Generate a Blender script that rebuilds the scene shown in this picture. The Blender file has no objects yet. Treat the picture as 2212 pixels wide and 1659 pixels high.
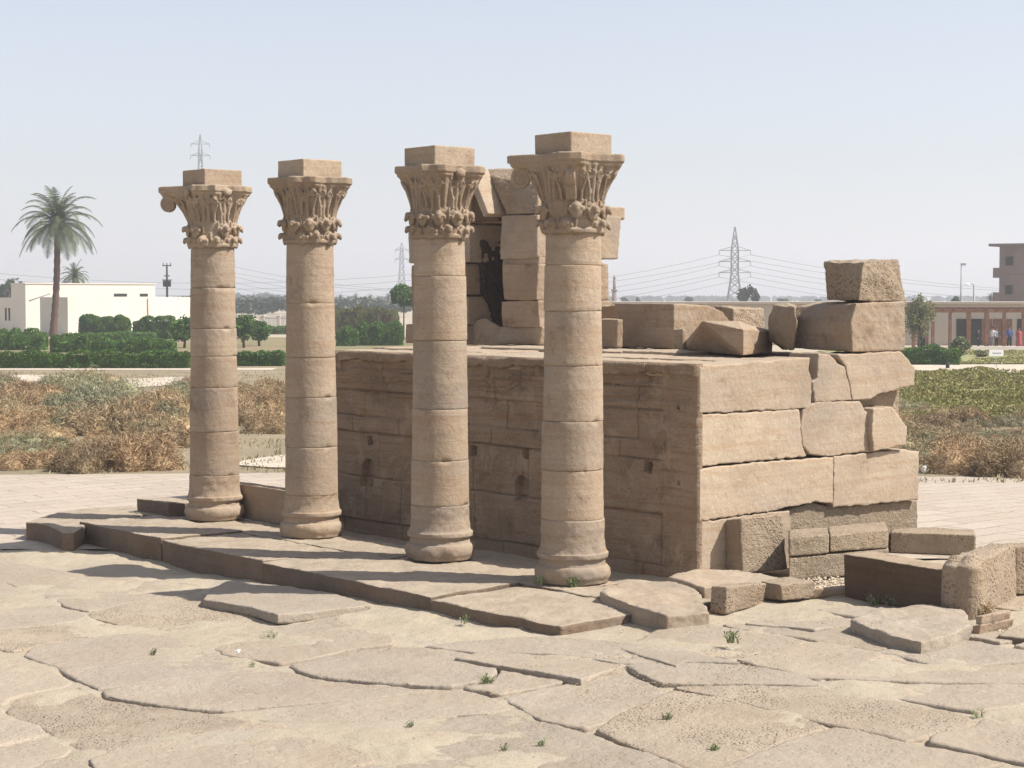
import bpy, bmesh, math, random
import numpy as np
from mathutils import Vector, noise, Matrix
R = math.radians
scene = bpy.context.scene
COL = scene.collection

# ------------------------------------------------------------------ camera
F = 4100.0; CX, CY = 1106.0, 829.5           # measured on a 2212 x 1659 view of the photo
CAM = Vector((0, 0, 4.0)); PITCH = math.atan(189.5 / F)
cam_data = bpy.data.cameras.new('camera'); cam = bpy.data.objects.new('camera', cam_data); COL.objects.link(cam)
cam.location = CAM; cam.rotation_euler = (R(90) - PITCH, 0, 0)
cam_data.sensor_width = 36; cam_data.lens = 36 * F / 2212; cam_data.clip_start = .5; cam_data.clip_end = 12000
scene.camera = cam
scene.render.resolution_x, scene.render.resolution_y = 1024, 768

# ------------------------------------------------------------------ light
SUN_EL, SUN_AZ = R(49.5), R(102)                # azimuth clockwise from +Y
w = bpy.data.worlds.new('World'); scene.world = w; w.use_nodes = True
nt = w.node_tree; nt.nodes.clear()
sky = nt.nodes.new('ShaderNodeTexSky'); sky.sky_type = 'NISHITA'; sky.sun_disc = False
sky.sun_elevation = SUN_EL; sky.sun_rotation = SUN_AZ
sky.altitude = 0; sky.air_density = 1.0; sky.dust_density = 1.0; sky.ozone_density = 1.5
bg = nt.nodes.new('ShaderNodeBackground'); bg.inputs['Strength'].default_value = .105
wo = nt.nodes.new('ShaderNodeOutputWorld')
hs_ = nt.nodes.new('ShaderNodeHueSaturation'); hs_.inputs['Saturation'].default_value = .5
nt.links.new(sky.outputs[0], hs_.inputs['Color']); tn_ = nt.nodes.new('ShaderNodeMix'); tn_.data_type = 'RGBA'; tn_.blend_type = 'MULTIPLY'; tn_.inputs[0].default_value = 1; tn_.inputs[7].default_value = (1.0, .99, 1.035, 1)
nt.links.new(hs_.outputs[0], tn_.inputs[6]); nt.links.new(tn_.outputs[2], bg.inputs[0]); nt.links.new(bg.outputs[0], wo.inputs[0])
sd = bpy.data.lights.new('sun', 'SUN'); sd.energy = 5.0; sd.angle = R(.55); sd.color = (1, .95, .87)
so = bpy.data.objects.new('sun', sd); COL.objects.link(so)
sdir = Vector((math.cos(SUN_EL) * math.sin(SUN_AZ), math.cos(SUN_EL) * math.cos(SUN_AZ), math.sin(SUN_EL)))
so.rotation_euler = (-sdir).to_track_quat('-Z', 'Y').to_euler(); so.location = (30, 0, 60)
scene.view_settings.view_transform = 'Standard'; scene.view_settings.look = 'None'
scene.view_settings.exposure = 0.56; scene.view_settings.gamma = 1
HAZE = 0.0006

# ------------------------------------------------------------------ measuring helpers
FW = Vector((0, math.cos(PITCH), -math.sin(PITCH))); UP = Vector((0, math.sin(PITCH), math.cos(PITCH)))
def ray(px, py): return FW * F + Vector((1, 0, 0)) * (px - CX) + UP * (CY - py)
def on_z(px, py, z):
    r = ray(px, py); return CAM + r * ((z - CAM.z) / r.z)
def on_Y(px, py, Y):
    r = ray(px, py); return CAM + r * (Y / r.y)
TH = R(39.5)
DR = Vector((math.cos(TH), math.sin(TH), 0)); DL = Vector((-math.sin(TH), math.cos(TH), 0)); UZ = Vector((0, 0, 1))
O = on_z(1506, 1238, 0)
def uv(u, v, z): return O + DR * u + DL * v + UZ * z
def on_plane(px, py, n, d):                   # plane n.p = d
    r = ray(px, py); t = (d - n.dot(CAM)) / n.dot(r); return CAM + r * t
def on_v(px, py, v): return on_plane(px, py, DL, DL.dot(O) + v)
def on_u(px, py, u): return on_plane(px, py, DR, DR.dot(O) + u)
def solve_x(p, d, px):                        # t so that p + t d shows at picture column px
    k = (px - CX) / F; a = p - CAM
    # (a.x + t d.x) = k * FW.(a + t d)
    return (k * FW.dot(a) - a.x) / (d.x - k * FW.dot(d))
def solve_z(p, py):
    k = (CY - py) / F; a = p - CAM
    return (k * FW.dot(a) - UP.dot(a)) / (UP.z - k * FW.z)
def gz(x, y):
    a = min(max(-.2 + .04 * x, -.38), -.1)
    t = min(max((y - 36) / 8, 0), 1); return a * (1 - t) - .33 * t

# ------------------------------------------------------------------ object helpers
def tag(o, label=None, cat=None, group=None, kind=None):
    if label: o['label'] = label
    if cat: o['category'] = cat
    if group: o['group'] = group
    if kind: o['kind'] = kind
    return o
def thing(name, loc, label, cat, group=None):
    o = bpy.data.objects.new(name, None); COL.objects.link(o); o.location = loc; o.empty_display_size = .2
    return tag(o, label, cat, group)
def make(name, V, Fc, mat, parent=None, origin=None, smooth=True, base=None):
    V = np.asarray(V, dtype=np.float64).reshape(-1, 3)
    if parent is not None:
        q = parent
        org = Vector((0, 0, 0))
        while q is not None: org = org + q.location; q = q.parent
    elif origin is not None: org = Vector(origin)
    else:
        mn, mx = V.min(0), V.max(0); org = Vector(((mn[0] + mx[0]) / 2, (mn[1] + mx[1]) / 2, mn[2]))
    V = V - np.array(org)
    me = bpy.data.meshes.new(name)
    if isinstance(Fc, np.ndarray):
        n, k = Fc.shape
        me.vertices.add(len(V)); me.vertices.foreach_set('co', V.ravel())
        me.loops.add(n * k); me.loops.foreach_set('vertex_index', Fc.astype(np.int32).ravel())
        me.polygons.add(n); me.polygons.foreach_set('loop_start', np.arange(0, n * k, k, dtype=np.int32))
        me.polygons.foreach_set('loop_total', np.full(n, k, dtype=np.int32)); me.update(calc_edges=True)
    else:
        me.from_pydata(V.tolist(), [], Fc); me.update()
    me.polygons.foreach_set('use_smooth', [smooth] * len(me.polygons))
    me.materials.append(mat)
    o = bpy.data.objects.new(name, me); COL.objects.link(o)
    if parent is not None: o.parent = parent
    else: o.location = org
    return o
TEX = {}
def cloud(scale, hard=False):
    k = (scale, hard)
    if k not in TEX:
        t = bpy.data.textures.new('clouds', 'CLOUDS'); t.noise_scale = scale; t.noise_depth = 3
        t.noise_basis = 'IMPROVED_PERLIN'
        if hard: t.noise_type = 'HARD_NOISE'
        TEX[k] = t
    return TEX[k]
def weather(o, vox=.045, big=.06, small=.02, mid_level=.5, bigscale=.5, smallscale=.09):
    m = o.modifiers.new('remesh', 'REMESH'); m.mode = 'VOXEL'; m.voxel_size = max(.016, vox * .6); m.use_smooth_shade = True
    if big:
        d = o.modifiers.new('wear', 'DISPLACE'); d.texture = cloud(bigscale); d.texture_coords = 'GLOBAL'; d.strength = big; d.mid_level = mid_level
    if small:
        d = o.modifiers.new('grain', 'DISPLACE'); d.texture = cloud(smallscale); d.texture_coords = 'GLOBAL'; d.strength = small; d.mid_level = .5
    return o
def prism(pts, ext):
    n = len(pts); V = [tuple(p) for p in pts] + [tuple(Vector(p) + ext) for p in pts]
    c = sum((Vector(p) for p in pts), Vector()) / n
    nrm = Vector()
    for i in range(n): nrm += (Vector(pts[i]) - c).cross(Vector(pts[(i + 1) % n]) - c)
    flip = nrm.dot(ext) > 0
    a = list(range(n)); b = list(range(n, 2 * n))
    Fc = [a[::-1] if flip else a, b if flip else b[::-1]]
    for i in range(n):
        j = (i + 1) % n
        q = [i, j, n + j, n + i]; Fc.append(q if flip else q[::-1])
    return V, Fc
def hull(points):
    bm = bmesh.new()
    for p in points: bm.verts.new(p)
    r = bmesh.ops.convex_hull(bm, input=bm.verts)
    dead = [g for g in r['geom_interior'] if isinstance(g, bmesh.types.BMVert)] + [g for g in r['geom_unused'] if isinstance(g, bmesh.types.BMVert)]
    if dead: bmesh.ops.delete(bm, geom=list(set(dead)), context='VERTS')
    bmesh.ops.recalc_face_normals(bm, faces=bm.faces)
    bm.verts.index_update()
    V = [v.co[:] for v in bm.verts]; Fc = [[v.index for v in f.verts] for f in bm.faces]; bm.free()
    return V, Fc
def boxvf(c, dx, dy, dz, ax=Vector((1, 0, 0)), ay=Vector((0, 1, 0)), az=UZ):
    c = Vector(c); V = []
    for sx in (-1, 1):
        for sy in (-1, 1):
            for sz in (-1, 1): V.append(tuple(c + ax * dx * sx / 2 + ay * dy * sy / 2 + az * dz * sz / 2))
    return V, [[0, 1, 3, 2], [4, 6, 7, 5], [0, 4, 5, 1], [2, 3, 7, 6], [0, 2, 6, 4], [1, 5, 7, 3]]
class MB:
    def __init__(s): s.V = []; s.F = []
    def add(s, vf):
        k = len(s.V); s.V += [tuple(v) for v in vf[0]]; s.F += [[i + k for i in f] for f in vf[1]]; return s
    def box(s, *a, **k): return s.add(boxvf(*a, **k))
    def bar(s, a, b, t, t2=None, n=4):
        return s.add(tubevf([a, b], [t / 2 * 1.2, (t2 if t2 is not None else t) / 2 * 1.2], n))
    def make(s, name, mat, parent=None, smooth=False, **k): return make(name, s.V, s.F, mat, parent, smooth=smooth, **k)
def tubevf(path, rad, n=8):
    path = [Vector(p) for p in path]; V = []; Fc = []
    if not hasattr(rad, '__len__'): rad = [rad] * len(path)
    t0 = (path[1] - path[0]).normalized(); ref = UZ if abs(t0.z) < .9 else Vector((1, 0, 0))
    s = t0.cross(ref).normalized()
    for i, p in enumerate(path):
        t = (path[min(i + 1, len(path) - 1)] - path[max(i - 1, 0)]).normalized()
        s = (s - t * s.dot(t)).normalized(); q = t.cross(s)
        for k in range(n):
            a = 2 * math.pi * k / n; V.append(tuple(p + (s * math.cos(a) + q * math.sin(a)) * rad[i]))
    for i in range(len(path) - 1):
        for k in range(n):
            a = i * n + k; b = i * n + (k + 1) % n; Fc.append([a, b, b + n, a + n])
    Fc.append(list(range(n))[::-1]); Fc.append([(len(path) - 1) * n + k for k in range(n)])
    return V, Fc
def spherevf(c, rx, ry, rz, rot=None, nu=12, nv=8):
    c = Vector(c); V = []; Fc = []
    rot = rot or Matrix.Identity(3)
    V.append(tuple(c + rot @ Vector((0, 0, -rz))))
    for j in range(1, nv):
        ph = -math.pi / 2 + math.pi * j / nv
        for i in range(nu):
            a = 2 * math.pi * i / nu
            V.append(tuple(c + rot @ Vector((rx * math.cos(ph) * math.cos(a), ry * math.cos(ph) * math.sin(a), rz * math.sin(ph)))))
    V.append(tuple(c + rot @ Vector((0, 0, rz)))); L = len(V) - 1
    for i in range(nu):
        k = (i + 1) % nu; Fc.append([0, 1 + k, 1 + i]); Fc.append([L, L - nu + i, L - nu + k])
    for j in range(nv - 2):
        for i in range(nu):
            a = 1 + j * nu + i; b = 1 + j * nu + (i + 1) % nu; Fc.append([a, b, b + nu, a + nu])
    return V, Fc
def loft(rfun, zs, n, c):                     # closed shell of revolution-like shape, r = rfun(theta, k)
    V = []; Fc = []
    for k, z in enumerate(zs):
        for i in range(n):
            a = 2 * math.pi * i / n; r = rfun(a, k); V.append((c[0] + r * math.cos(a), c[1] + r * math.sin(a), c[2] + z))
    for k in range(len(zs) - 1):
        for i in range(n):
            a = k * n + i; b = k * n + (i + 1) % n; Fc.append([a, b, b + n, a + n])
    Fc.append(list(range(n))[::-1]); Fc.append([(len(zs) - 1) * n + i for i in range(n)])
    return V, Fc

# ------------------------------------------------------------------ materials
class NT:
    def __init__(s, name):
        s.m = bpy.data.materials.new(name); s.m.use_nodes = True; s.t = s.m.node_tree; s.t.nodes.clear()
        s.out = s.n('ShaderNodeOutputMaterial'); s.b = s.n('ShaderNodeBsdfPrincipled'); s.l(s.b.outputs[0], s.out.inputs[0])
        s.b.inputs['Roughness'].default_value = .92
        s.b.inputs['Specular IOR Level'].default_value = .15
    def n(s, t, **k):
        x = s.t.nodes.new(t)
        for a, b in k.items(): setattr(x, a, b)
        return x
    def l(s, a, b): s.t.links.new(a, b)
    def coord(s, scale=(1, 1, 1), rand=True):
        tc = s.n('ShaderNodeTexCoord'); m = s.n('ShaderNodeMapping'); m.inputs['Scale'].default_value = scale
        s.l(tc.outputs['Object'], m.inputs['Vector'])
        if rand:
            oi = s.n('ShaderNodeObjectInfo'); v = s.n('ShaderNodeVectorMath', operation='SCALE'); v.inputs[0].default_value = (37, 21, 13)
            s.l(oi.outputs['Random'], v.inputs['Scale']); s.l(v.outputs[0], m.inputs['Location'])
        return m.outputs[0]
    def noise(s, vec, scale, detail=6, rough=.55, dist=0):
        x = s.n('ShaderNodeTexNoise'); x.inputs['Scale'].default_value = scale; x.inputs['Detail'].default_value = detail
        x.inputs['Roughness'].default_value = rough; x.inputs['Distortion'].default_value = dist
        if vec is not None: s.l(vec, x.inputs['Vector'])
        return x.outputs['Fac']
    def ramp(s, fac, stops):
        r = s.n('ShaderNodeValToRGB'); e = r.color_ramp.elements
        while len(e) < len(stops): e.new(.5)
        for i, (p, c) in enumerate(stops):
            e[i].position = p; e[i].color = (c, c, c, 1) if not hasattr(c, '__len__') else (*c, 1)
        s.l(fac, r.inputs[0]); return r.outputs[0]
    def mix(s, fac, a, b, mode='MIX'):
        x = s.n('ShaderNodeMix', data_type='RGBA', blend_type=mode)
        for sock, val in ((x.inputs[0], fac), (x.inputs[6], a), (x.inputs[7], b)):
            if hasattr(val, 'is_output'): s.l(val, sock)
            elif hasattr(val, '__len__'): sock.default_value = (*val, 1)
            else: sock.default_value = val
        return x.outputs[2]
    def math(s, op, a, b):
        x = s.n('ShaderNodeMath', operation=op)
        for i, v in enumerate((a, b)):
            if hasattr(v, 'is_output'): s.l(v, x.inputs[i])
            else: x.inputs[i].default_value = v
        return x.outputs[0]
    def bump(s, h, strength=.5, dist=.02, prev=None):
        b = s.n('ShaderNodeBump'); b.inputs['Strength'].default_value = strength; b.inputs['Distance'].default_value = dist
        s.l(h, b.inputs['Height'])
        if prev: s.l(prev, b.inputs['Normal'])
        return b.outputs[0]
AL = .73
def dull(c, k=.14):
    g = sum(c) / 3; return tuple(x * (1 - k) + g * k for x in c)
def stone(name, c1, c2, stain=(.16, .10, .065), band=.4, stainamt=.5, bumpd=.02, pit=0., tex=1., grey=.35, dust=.35, top_light_c=(.50, .41, .31), pale=0):
    c1 = dull(tuple(c * AL for c in c1)); c2 = dull(tuple(c * AL for c in c2)); stain = tuple(c * AL for c in stain); top_light_c = tuple(c * AL for c in top_light_c)
    m = NT(name); v = m.coord()
    base = m.mix(m.ramp(m.noise(v, 1.1 * tex, 8, .6), [(.35, 0.), (.65, 1.)]), c1, c2)
    vb = m.coord((.5, .5, 9)); nb = m.noise(vb, 1.3 * tex, 6, .65, .6)
    base = m.mix(m.math('MULTIPLY', m.ramp(nb, [(.48, 0.), (.62, 1.)]), band), base, tuple(c * k for c, k in zip(c1, (.78, .66, .56))))
    # grey patina patches
    base = m.mix(m.math('MULTIPLY', m.ramp(m.noise(v, .8 * tex, 5, .6, .3), [(.5, 0.), (.66, 1.)]), grey), base, (.36 * AL, .31 * AL, .265 * AL))
    base = m.mix(m.math('MULTIPLY', m.ramp(m.noise(v, 2.3 * tex, 9, .7), [(.55, 0.), (.72, 1.)]), stainamt), base, stain)
    if pale: base = m.mix(m.math('MULTIPLY', m.ramp(m.noise(v, 1.9, 9, .72, .4), [(.55, 0.), (.63, 1.)]), pale), base, (.62 * AL, .49 * AL, .36 * AL))
    oi = m.n('ShaderNodeObjectInfo'); base = m.mix(1., base, m.ramp(oi.outputs['Random'], [(0, (.87, .865, .855)), (.35, (1.03, .99, .95)), (.7, (.93, .93, .93)), (1, (1.12, 1.1, 1.07))]), 'MULTIPLY')
    fine = m.ramp(m.noise(v, 38 * tex, 6, .75), [(.25, .72), (.75, 1.22)])
    base = m.mix(1., base, fine, 'MULTIPLY')
    ge = m.n('ShaderNodeNewGeometry'); sx = m.n('ShaderNodeSeparateXYZ'); m.l(ge.outputs['Normal'], sx.inputs[0])
    dz = m.math('MULTIPLY', m.ramp(sx.outputs['Z'], [(.55, 0.), (.9, 1.)]), m.ramp(m.noise(v, 2.1, 6, .65), [(.3, .55), (.6, 1.)]))
    base = m.mix(m.math('MULTIPLY', dz, dust), base, top_light_c)                 # paler upward faces: sunlit tops put into the colour
    h = m.noise(v, 14 * tex, 10, .68)
    if pit:
        vo = m.n('ShaderNodeTexVoronoi'); vo.inputs['Scale'].default_value = 22 * tex; m.l(v, vo.inputs['Vector'])
        pr = m.ramp(vo.outputs['Distance'], [(.1, 0.), (.38, 1.)]); pm = m.ramp(m.noise(v, 1.7, 4), [(.42, 0.), (.6, pit)])
        pp = m.math('MULTIPLY', m.math('SUBTRACT', 1., pr), pm)
        base = m.mix(m.math('MULTIPLY', pp, .55), base, stain)
        h = m.math('SUBTRACT', h, pp)
    nn = m.bump(h, .75, bumpd)
    nn = m.bump(m.noise(vb, 3.2 * tex, 5, .6, .4), .22, bumpd * .8, nn)
    m.l(nn, m.b.inputs['Normal']); m.l(base, m.b.inputs['Base Color'])
    return m.m
S1, S2 = (.53, .405, .28), (.41, .295, .19)
M_STONE = stone('sandstone', S1, S2, band=.6, stainamt=.6)
M_COL = stone('column_sandstone', (.56, .435, .305), (.45, .335, .225), band=.5, stainamt=.5, grey=.5)
M_CAP = stone('carved_sandstone', (.48, .365, .25), (.39, .285, .185), band=.2, stainamt=.55, grey=.3)
M_FACE = stone('carved_wall_sandstone', pale=.55, c1=(.54, .39, .26), c2=(.41, .285, .18), band=.8, stainamt=.7, pit=.5, bumpd=.035, grey=.12)
M_LIT = stone('dressed_sandstone', (.60, .475, .34), (.49, .375, .26), band=.45, stainamt=.4, grey=.4, bumpd=.014)
M_ROUGH = stone('rough_sandstone', (.50, .385, .265), (.40, .295, .19), band=.2, stainamt=.5, pit=1., bumpd=.05)
M_PAVE = stone('paving_sandstone', (.52, .44, .34), (.45, .375, .285), stain=(.30, .22, .15), band=.25, stainamt=.35, grey=.38, bumpd=.026, pit=.42, tex=.8, )
M_PAVE2 = stone('roughened_paving_sandstone', (.56, .46, .34), (.46, .36, .255), stain=(.28, .21, .15), band=.15, stainamt=.5, grey=.15, bumpd=.04, pit=1., tex=1.1)
M_KERB = stone('kerb_sandstone', (.30, .215, .145), (.235, .165, .11), stain=(.16, .11, .07), band=.3, stainamt=.5, grey=.2, bumpd=.02, pit=.5, dust=.95, top_light_c=(.52, .43, .325))  # dark sides and pale tops put shade and sun into the colour
M_DKST = stone('brown_stain_and_shade_sandstone', (.20, .13, .08), (.14, .09, .055), stain=(.07, .045, .03), band=.6, stainamt=.5, grey=.1, dust=1., top_light_c=(.47, .37, .26))  # brown stain, with shade painted into the dark colour as well
M_PASSAGE_SHADE = stone('passage_shade_sandstone', (.09, .062, .042), (.05, .035, .025), stain=(.03, .02, .015), band=.3, grey=.05, dust=.3)  # near-black colour stands in for the shade inside the gate passage
M_CONG = stone('pebbly_sandstone', (.52, .405, .275), (.43, .325, .215), stain=(.24, .175, .115), band=.1, stainamt=.7, pit=1.2, bumpd=.06, tex=1.6)

def ground_mat():
    m = NT('sandy_ground'); v = m.coord(rand=False)
    a = m.mix(m.ramp(m.noise(v, .5, 8, .6), [(.35, 0.), (.65, 1.)]), (.44, .375, .28), (.385, .325, .24))
    a = m.mix(m.math('MULTIPLY', m.ramp(m.noise(v, 3.5, 8, .7), [(.52, 0.), (.7, 1.)]), .45), a, (.35, .26, .17))
    a = m.mix(m.math('MULTIPLY', m.ramp(m.noise(v, 1.4, 6, .6, .5), [(.5, 0.), (.62, 1.)]), .45), a, (.37, .325, .27))
    gr = m.noise(v, 60, 4, .8)
    a = m.mix(1., a, m.ramp(gr, [(.3, .75), (.7, 1.18)]), 'MULTIPLY')
    m.l(a, m.b.inputs['Base Color'])
    m.l(m.bump(m.math('ADD', m.noise(v, 7, 8, .7), m.math('MULTIPLY', gr, .25)), .8, .04), m.b.inputs['Normal'])
    return m.m
def plain_ground(name, c1, c2, sc=.3, sp=None):
    m = NT(name); v = m.coord(rand=False)
    a = m.mix(m.ramp(m.noise(v, sc, 8, .65), [(.38, 0.), (.62, 1.)]), c1, c2)
    if sp: a = m.mix(m.ramp(m.noise(v, 4, 8, .8), [(.62, 0.), (.68, 1.)]), a, sp)
    a = m.mix(1., a, m.ramp(m.noise(v, 9, 6, .8), [(.3, .8), (.7, 1.15)]), 'MULTIPLY')
    m.l(a, m.b.inputs['Base Color']); m.l(m.bump(m.noise(v, 5, 8, .7), .7, .08), m.b.inputs['Normal'])
    return m.m
def tile_mat():
    m = NT('terrace_paving'); tc = m.n('ShaderNodeTexCoord'); mp = m.n('ShaderNodeMapping'); mp.inputs['Rotation'].default_value = (0, 0, -TH)
    m.l(tc.outputs['Object'], mp.inputs['Vector']); v = mp.outputs[0]
    nz = m.n('ShaderNodeTexNoise'); nz.inputs['Scale'].default_value = 1.7; m.l(v, nz.inputs['Vector'])
    mx = m.n('ShaderNodeVectorMath', operation='SCALE'); mx.inputs['Scale'].default_value = .28; m.l(nz.outputs['Color'], mx.inputs[0])
    ad = m.n('ShaderNodeVectorMath', operation='ADD'); m.l(v, ad.inputs[0]); m.l(mx.outputs[0], ad.inputs[1])
    b = m.n('ShaderNodeTexBrick'); b.offset = .5; b.squash = 1
    b.inputs['Color1'].default_value = (.44, .375, .31, 1); b.inputs['Color2'].default_value = (.385, .325, .265, 1); b.inputs['Mortar'].default_value = (.31, .245, .19, 1)
    b.inputs['Scale'].default_value = 1; b.inputs['Brick Width'].default_value = 1.3; b.inputs['Row Height'].default_value = .62
    b.inputs['Mortar Size'].default_value = .03; b.inputs['Mortar Smooth'].default_value = .3
    m.l(ad.outputs[0], b.inputs['Vector'])
    a = m.mix(m.ramp(m.noise(v, .6, 7, .65), [(.45, 0.), (.7, .7)]), b.outputs['Color'], (.42, .35, .275))
    a = m.mix(1., a, m.ramp(m.noise(v, 14, 6, .8), [(.3, .86), (.7, 1.1)]), 'MULTIPLY')
    m.l(a, m.b.inputs['Base Color']); m.l(m.bump(m.math('SUBTRACT', m.noise(v, 6, 6, .7), b.outputs['Fac']), .5, .03), m.b.inputs['Normal'])
    return m.m
def plainmat(name, c, rough=.8, var=.15, sc=3, spec=.2, metal=0):
    m = NT(name); v = m.coord(); m.b.inputs['Roughness'].default_value = rough; m.b.inputs['Specular IOR Level'].default_value = spec
    m.b.inputs['Metallic'].default_value = metal
    a = m.mix(1., c, m.ramp(m.noise(v, sc, 6, .6), [(.3, 1 - var), (.7, 1 + var)]), 'MULTIPLY')
    m.l(a, m.b.inputs['Base Color']); return m.m
def leafmat(name, c1, c2, sc=1.2, trans=.25, vary=False):
    m = NT(name); v = m.coord()
    a = m.mix(m.ramp(m.noise(v, sc, 5, .65), [(.35, 0.), (.65, 1.)]), c1, c2)
    g = m.n('ShaderNodeNewGeometry'); a = m.mix(1., a, m.ramp(g.outputs['Random Per Island'], [(0, .62), (1, 1.38)]), 'MULTIPLY')
    oi = m.n('ShaderNodeObjectInfo'); a = m.mix(1., a, m.ramp(oi.outputs['Random'], [(0, (.62, .60, .58)), (.3, (1.05, .95, .88)), (.65, (.82, .86, .84)), (1, (1.2, 1.12, 1.02))] if vary else [(0, .9), (1, 1.1)]), 'MULTIPLY')
    m.l(a, m.b.inputs['Base Color']); m.b.inputs['Roughness'].default_value = .7
    if trans:
        t = m.n('ShaderNodeBsdfTranslucent'); m.l(a, t.inputs['Color']); x = m.n('ShaderNodeMixShader'); x.inputs[0].default_value = trans
        m.l(m.b.outputs[0], x.inputs[1]); m.l(t.outputs[0], x.inputs[2]); m.l(x.outputs[0], m.out.inputs[0])
    return m.m
M_GROUND = ground_mat()
M_TILE = tile_mat()
M_FIELD = plain_ground('scrub_earth', (.30, .235, .16), (.22, .19, .12), .25, (.46, .39, .31))
M_GREENFIELD = plain_ground('green_meadow', (.20, .185, .08), (.26, .215, .11), .2)
M_PATH = plain_ground('pale_path', (.54, .47, .38), (.48, .41, .32), .4)
M_HEDGE = leafmat('hedge_leaves', (.10, .19, .035), (.055, .11, .022))
M_SHRUB = leafmat('shrub_leaves', (.12, .22, .045), (.075, .145, .028))
M_HEDGE2 = leafmat('reddish_hedge_leaves', (.10, .16, .035), (.16, .10, .05), 1.5)
M_DRY = leafmat('dry_twigs', (.43, .33, .205), (.30, .22, .13), .6, .1, True)
M_DRYG = leafmat('grey_green_twigs', (.31, .295, .19), (.235, .225, .135), .6, .1, True)
M_GRASSM = leafmat('meadow_grass', (.20, .205, .06), (.29, .25, .10), .3, .2)
M_PALM = leafmat('palm_leaves', (.105, .135, .062), (.065, .085, .04), .5, .15)
M_FAR = leafmat('far_foliage', (.055, .085, .04), (.035, .055, .03), .05, 0)
M_OLIVE = leafmat('olive_leaves', (.15, .18, .08), (.22, .20, .10), .5, .2)
M_WEED = leafmat('weed_leaves', (.20, .27, .12), (.27, .28, .15), 3, .3)
M_BARK = plainmat('bark', (.12, .07, .05), .95, .4, 6)
M_WHITE = plainmat('white_render', (.68, .63, .54), .9, .03, .4)
M_CONC = plainmat('grey_concrete', (.20, .155, .135), .9, .15, .5)
M_BEIGE = plainmat('beige_render', (.46, .40, .33), .9, .05, .2)
M_DARK = plainmat('dark_opening', (.03, .028, .027), .6, .1)
M_WOOD = plainmat('brown_timber', (.19, .095, .055), .7, .25, 2)
M_STEEL = plainmat('galvanised_steel', (.22, .23, .25), .6, .1)
M_POLE = plainmat('grey_pole', (.30, .31, .32), .6, .1)
M_SIGN = plainmat('white_signboard', (.82, .82, .80), .5, .02)
M_INK = plainmat('sign_ink', (.08, .10, .12), .6, .05)

# ------------------------------------------------------------------ ground
def axis(dense0, dense1, step, far, back):
    a = list(np.arange(dense0, dense1, step))
    s = step; x = dense1; r = []
    while x < far: r.append(x); s *= 1.35; x += s
    r.append(far)
    s = step; x = dense0 - step; l = []
    while x > back: l.append(x); s *= 1.35; x -= s
    l.append(back)
    return np.array(l[::-1] + a + r)
rng = np.random.default_rng(4)
def vnoise(x, y, cell, seed):
    r = np.random.default_rng(seed); T = r.random((256, 256))
    X = x / cell; Y = y / cell; i = np.floor(X).astype(int); j = np.floor(Y).astype(int); fx = X - i; fy = Y - j
    fx = fx * fx * (3 - 2 * fx); fy = fy * fy * (3 - 2 * fy)
    g = lambda a, b: T[a % 256, b % 256]
    return (g(i, j) * (1 - fx) + g(i + 1, j) * fx) * (1 - fy) + (g(i, j + 1) * (1 - fx) + g(i + 1, j + 1) * fx) * fy - .5
def gzn(X, Y):
    a = np.clip(-.2 + .04 * X, -.38, -.1); t = np.clip((Y - 36) / 8, 0, 1); return a * (1 - t) - .33 * t
xs = axis(-9, 9, .045, 3000, -3000); ys = axis(14, 38, .05, 3000, -400)
X, Y = np.meshgrid(xs, ys)
Z = gzn(X, Y)
near = np.clip((36 - Y) / 3, 0, 1) * np.clip((12 - np.abs(X)) / 2, 0, 1)
Z = Z + near * (.075 * vnoise(X, Y, 1.3, 1) + .05 * vnoise(X, Y, .45, 2) + .016 * vnoise(X, Y, .12, 3) - .008) 
Z = Z - .02 * (1 - near)
nx, ny = len(xs), len(ys)
idx = np.arange(nx * ny).reshape(ny, nx)
Q = np.stack([idx[:-1, :-1], idx[:-1, 1:], idx[1:, 1:], idx[1:, :-1]], -1).reshape(-1, 4)
g = make('ground', np.stack([X, Y, Z], -1).reshape(-1, 3), Q, M_GROUND, origin=(0, 0, 0)); tag(g, kind='structure')

def sheet(name, pts, z, mat, step=1.0, follow=True, kind='structure', bumps=0, seed=9):
    x0, x1 = min(p[0] for p in pts), max(p[0] for p in pts); y0, y1 = min(p[1] for p in pts), max(p[1] for p in pts)
    bm = bmesh.new(); f = bm.faces.new([bm.verts.new((p[0], p[1], 0)) for p in pts])
    for ax, a, b in ((0, x0, x1), (1, y0, y1)):
        q = a + step
        while q < b:
            pl = Vector((q, 0, 0)) if ax == 0 else Vector((0, q, 0)); no = Vector((1, 0, 0)) if ax == 0 else Vector((0, 1, 0))
            bmesh.ops.bisect_plane(bm, geom=bm.verts[:] + bm.edges[:] + bm.faces[:], plane_co=pl, plane_no=no); q += step
    bm.normal_update()
    for f in bm.faces:
        if f.normal.z < 0: f.normal_flip()
    bm.verts.index_update()
    V = [(v.co.x, v.co.y, gz(v.co.x, v.co.y) + z + bumps * noise.noise(Vector((v.co.x / 4, v.co.y / 4, seed)))) for v in bm.verts]
    Fc = [[v.index for v in f.verts] for f in bm.faces]; bm.free()
    return tag(make(name, V, Fc, mat, origin=(0, 0, 0)), kind=kind)
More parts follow.
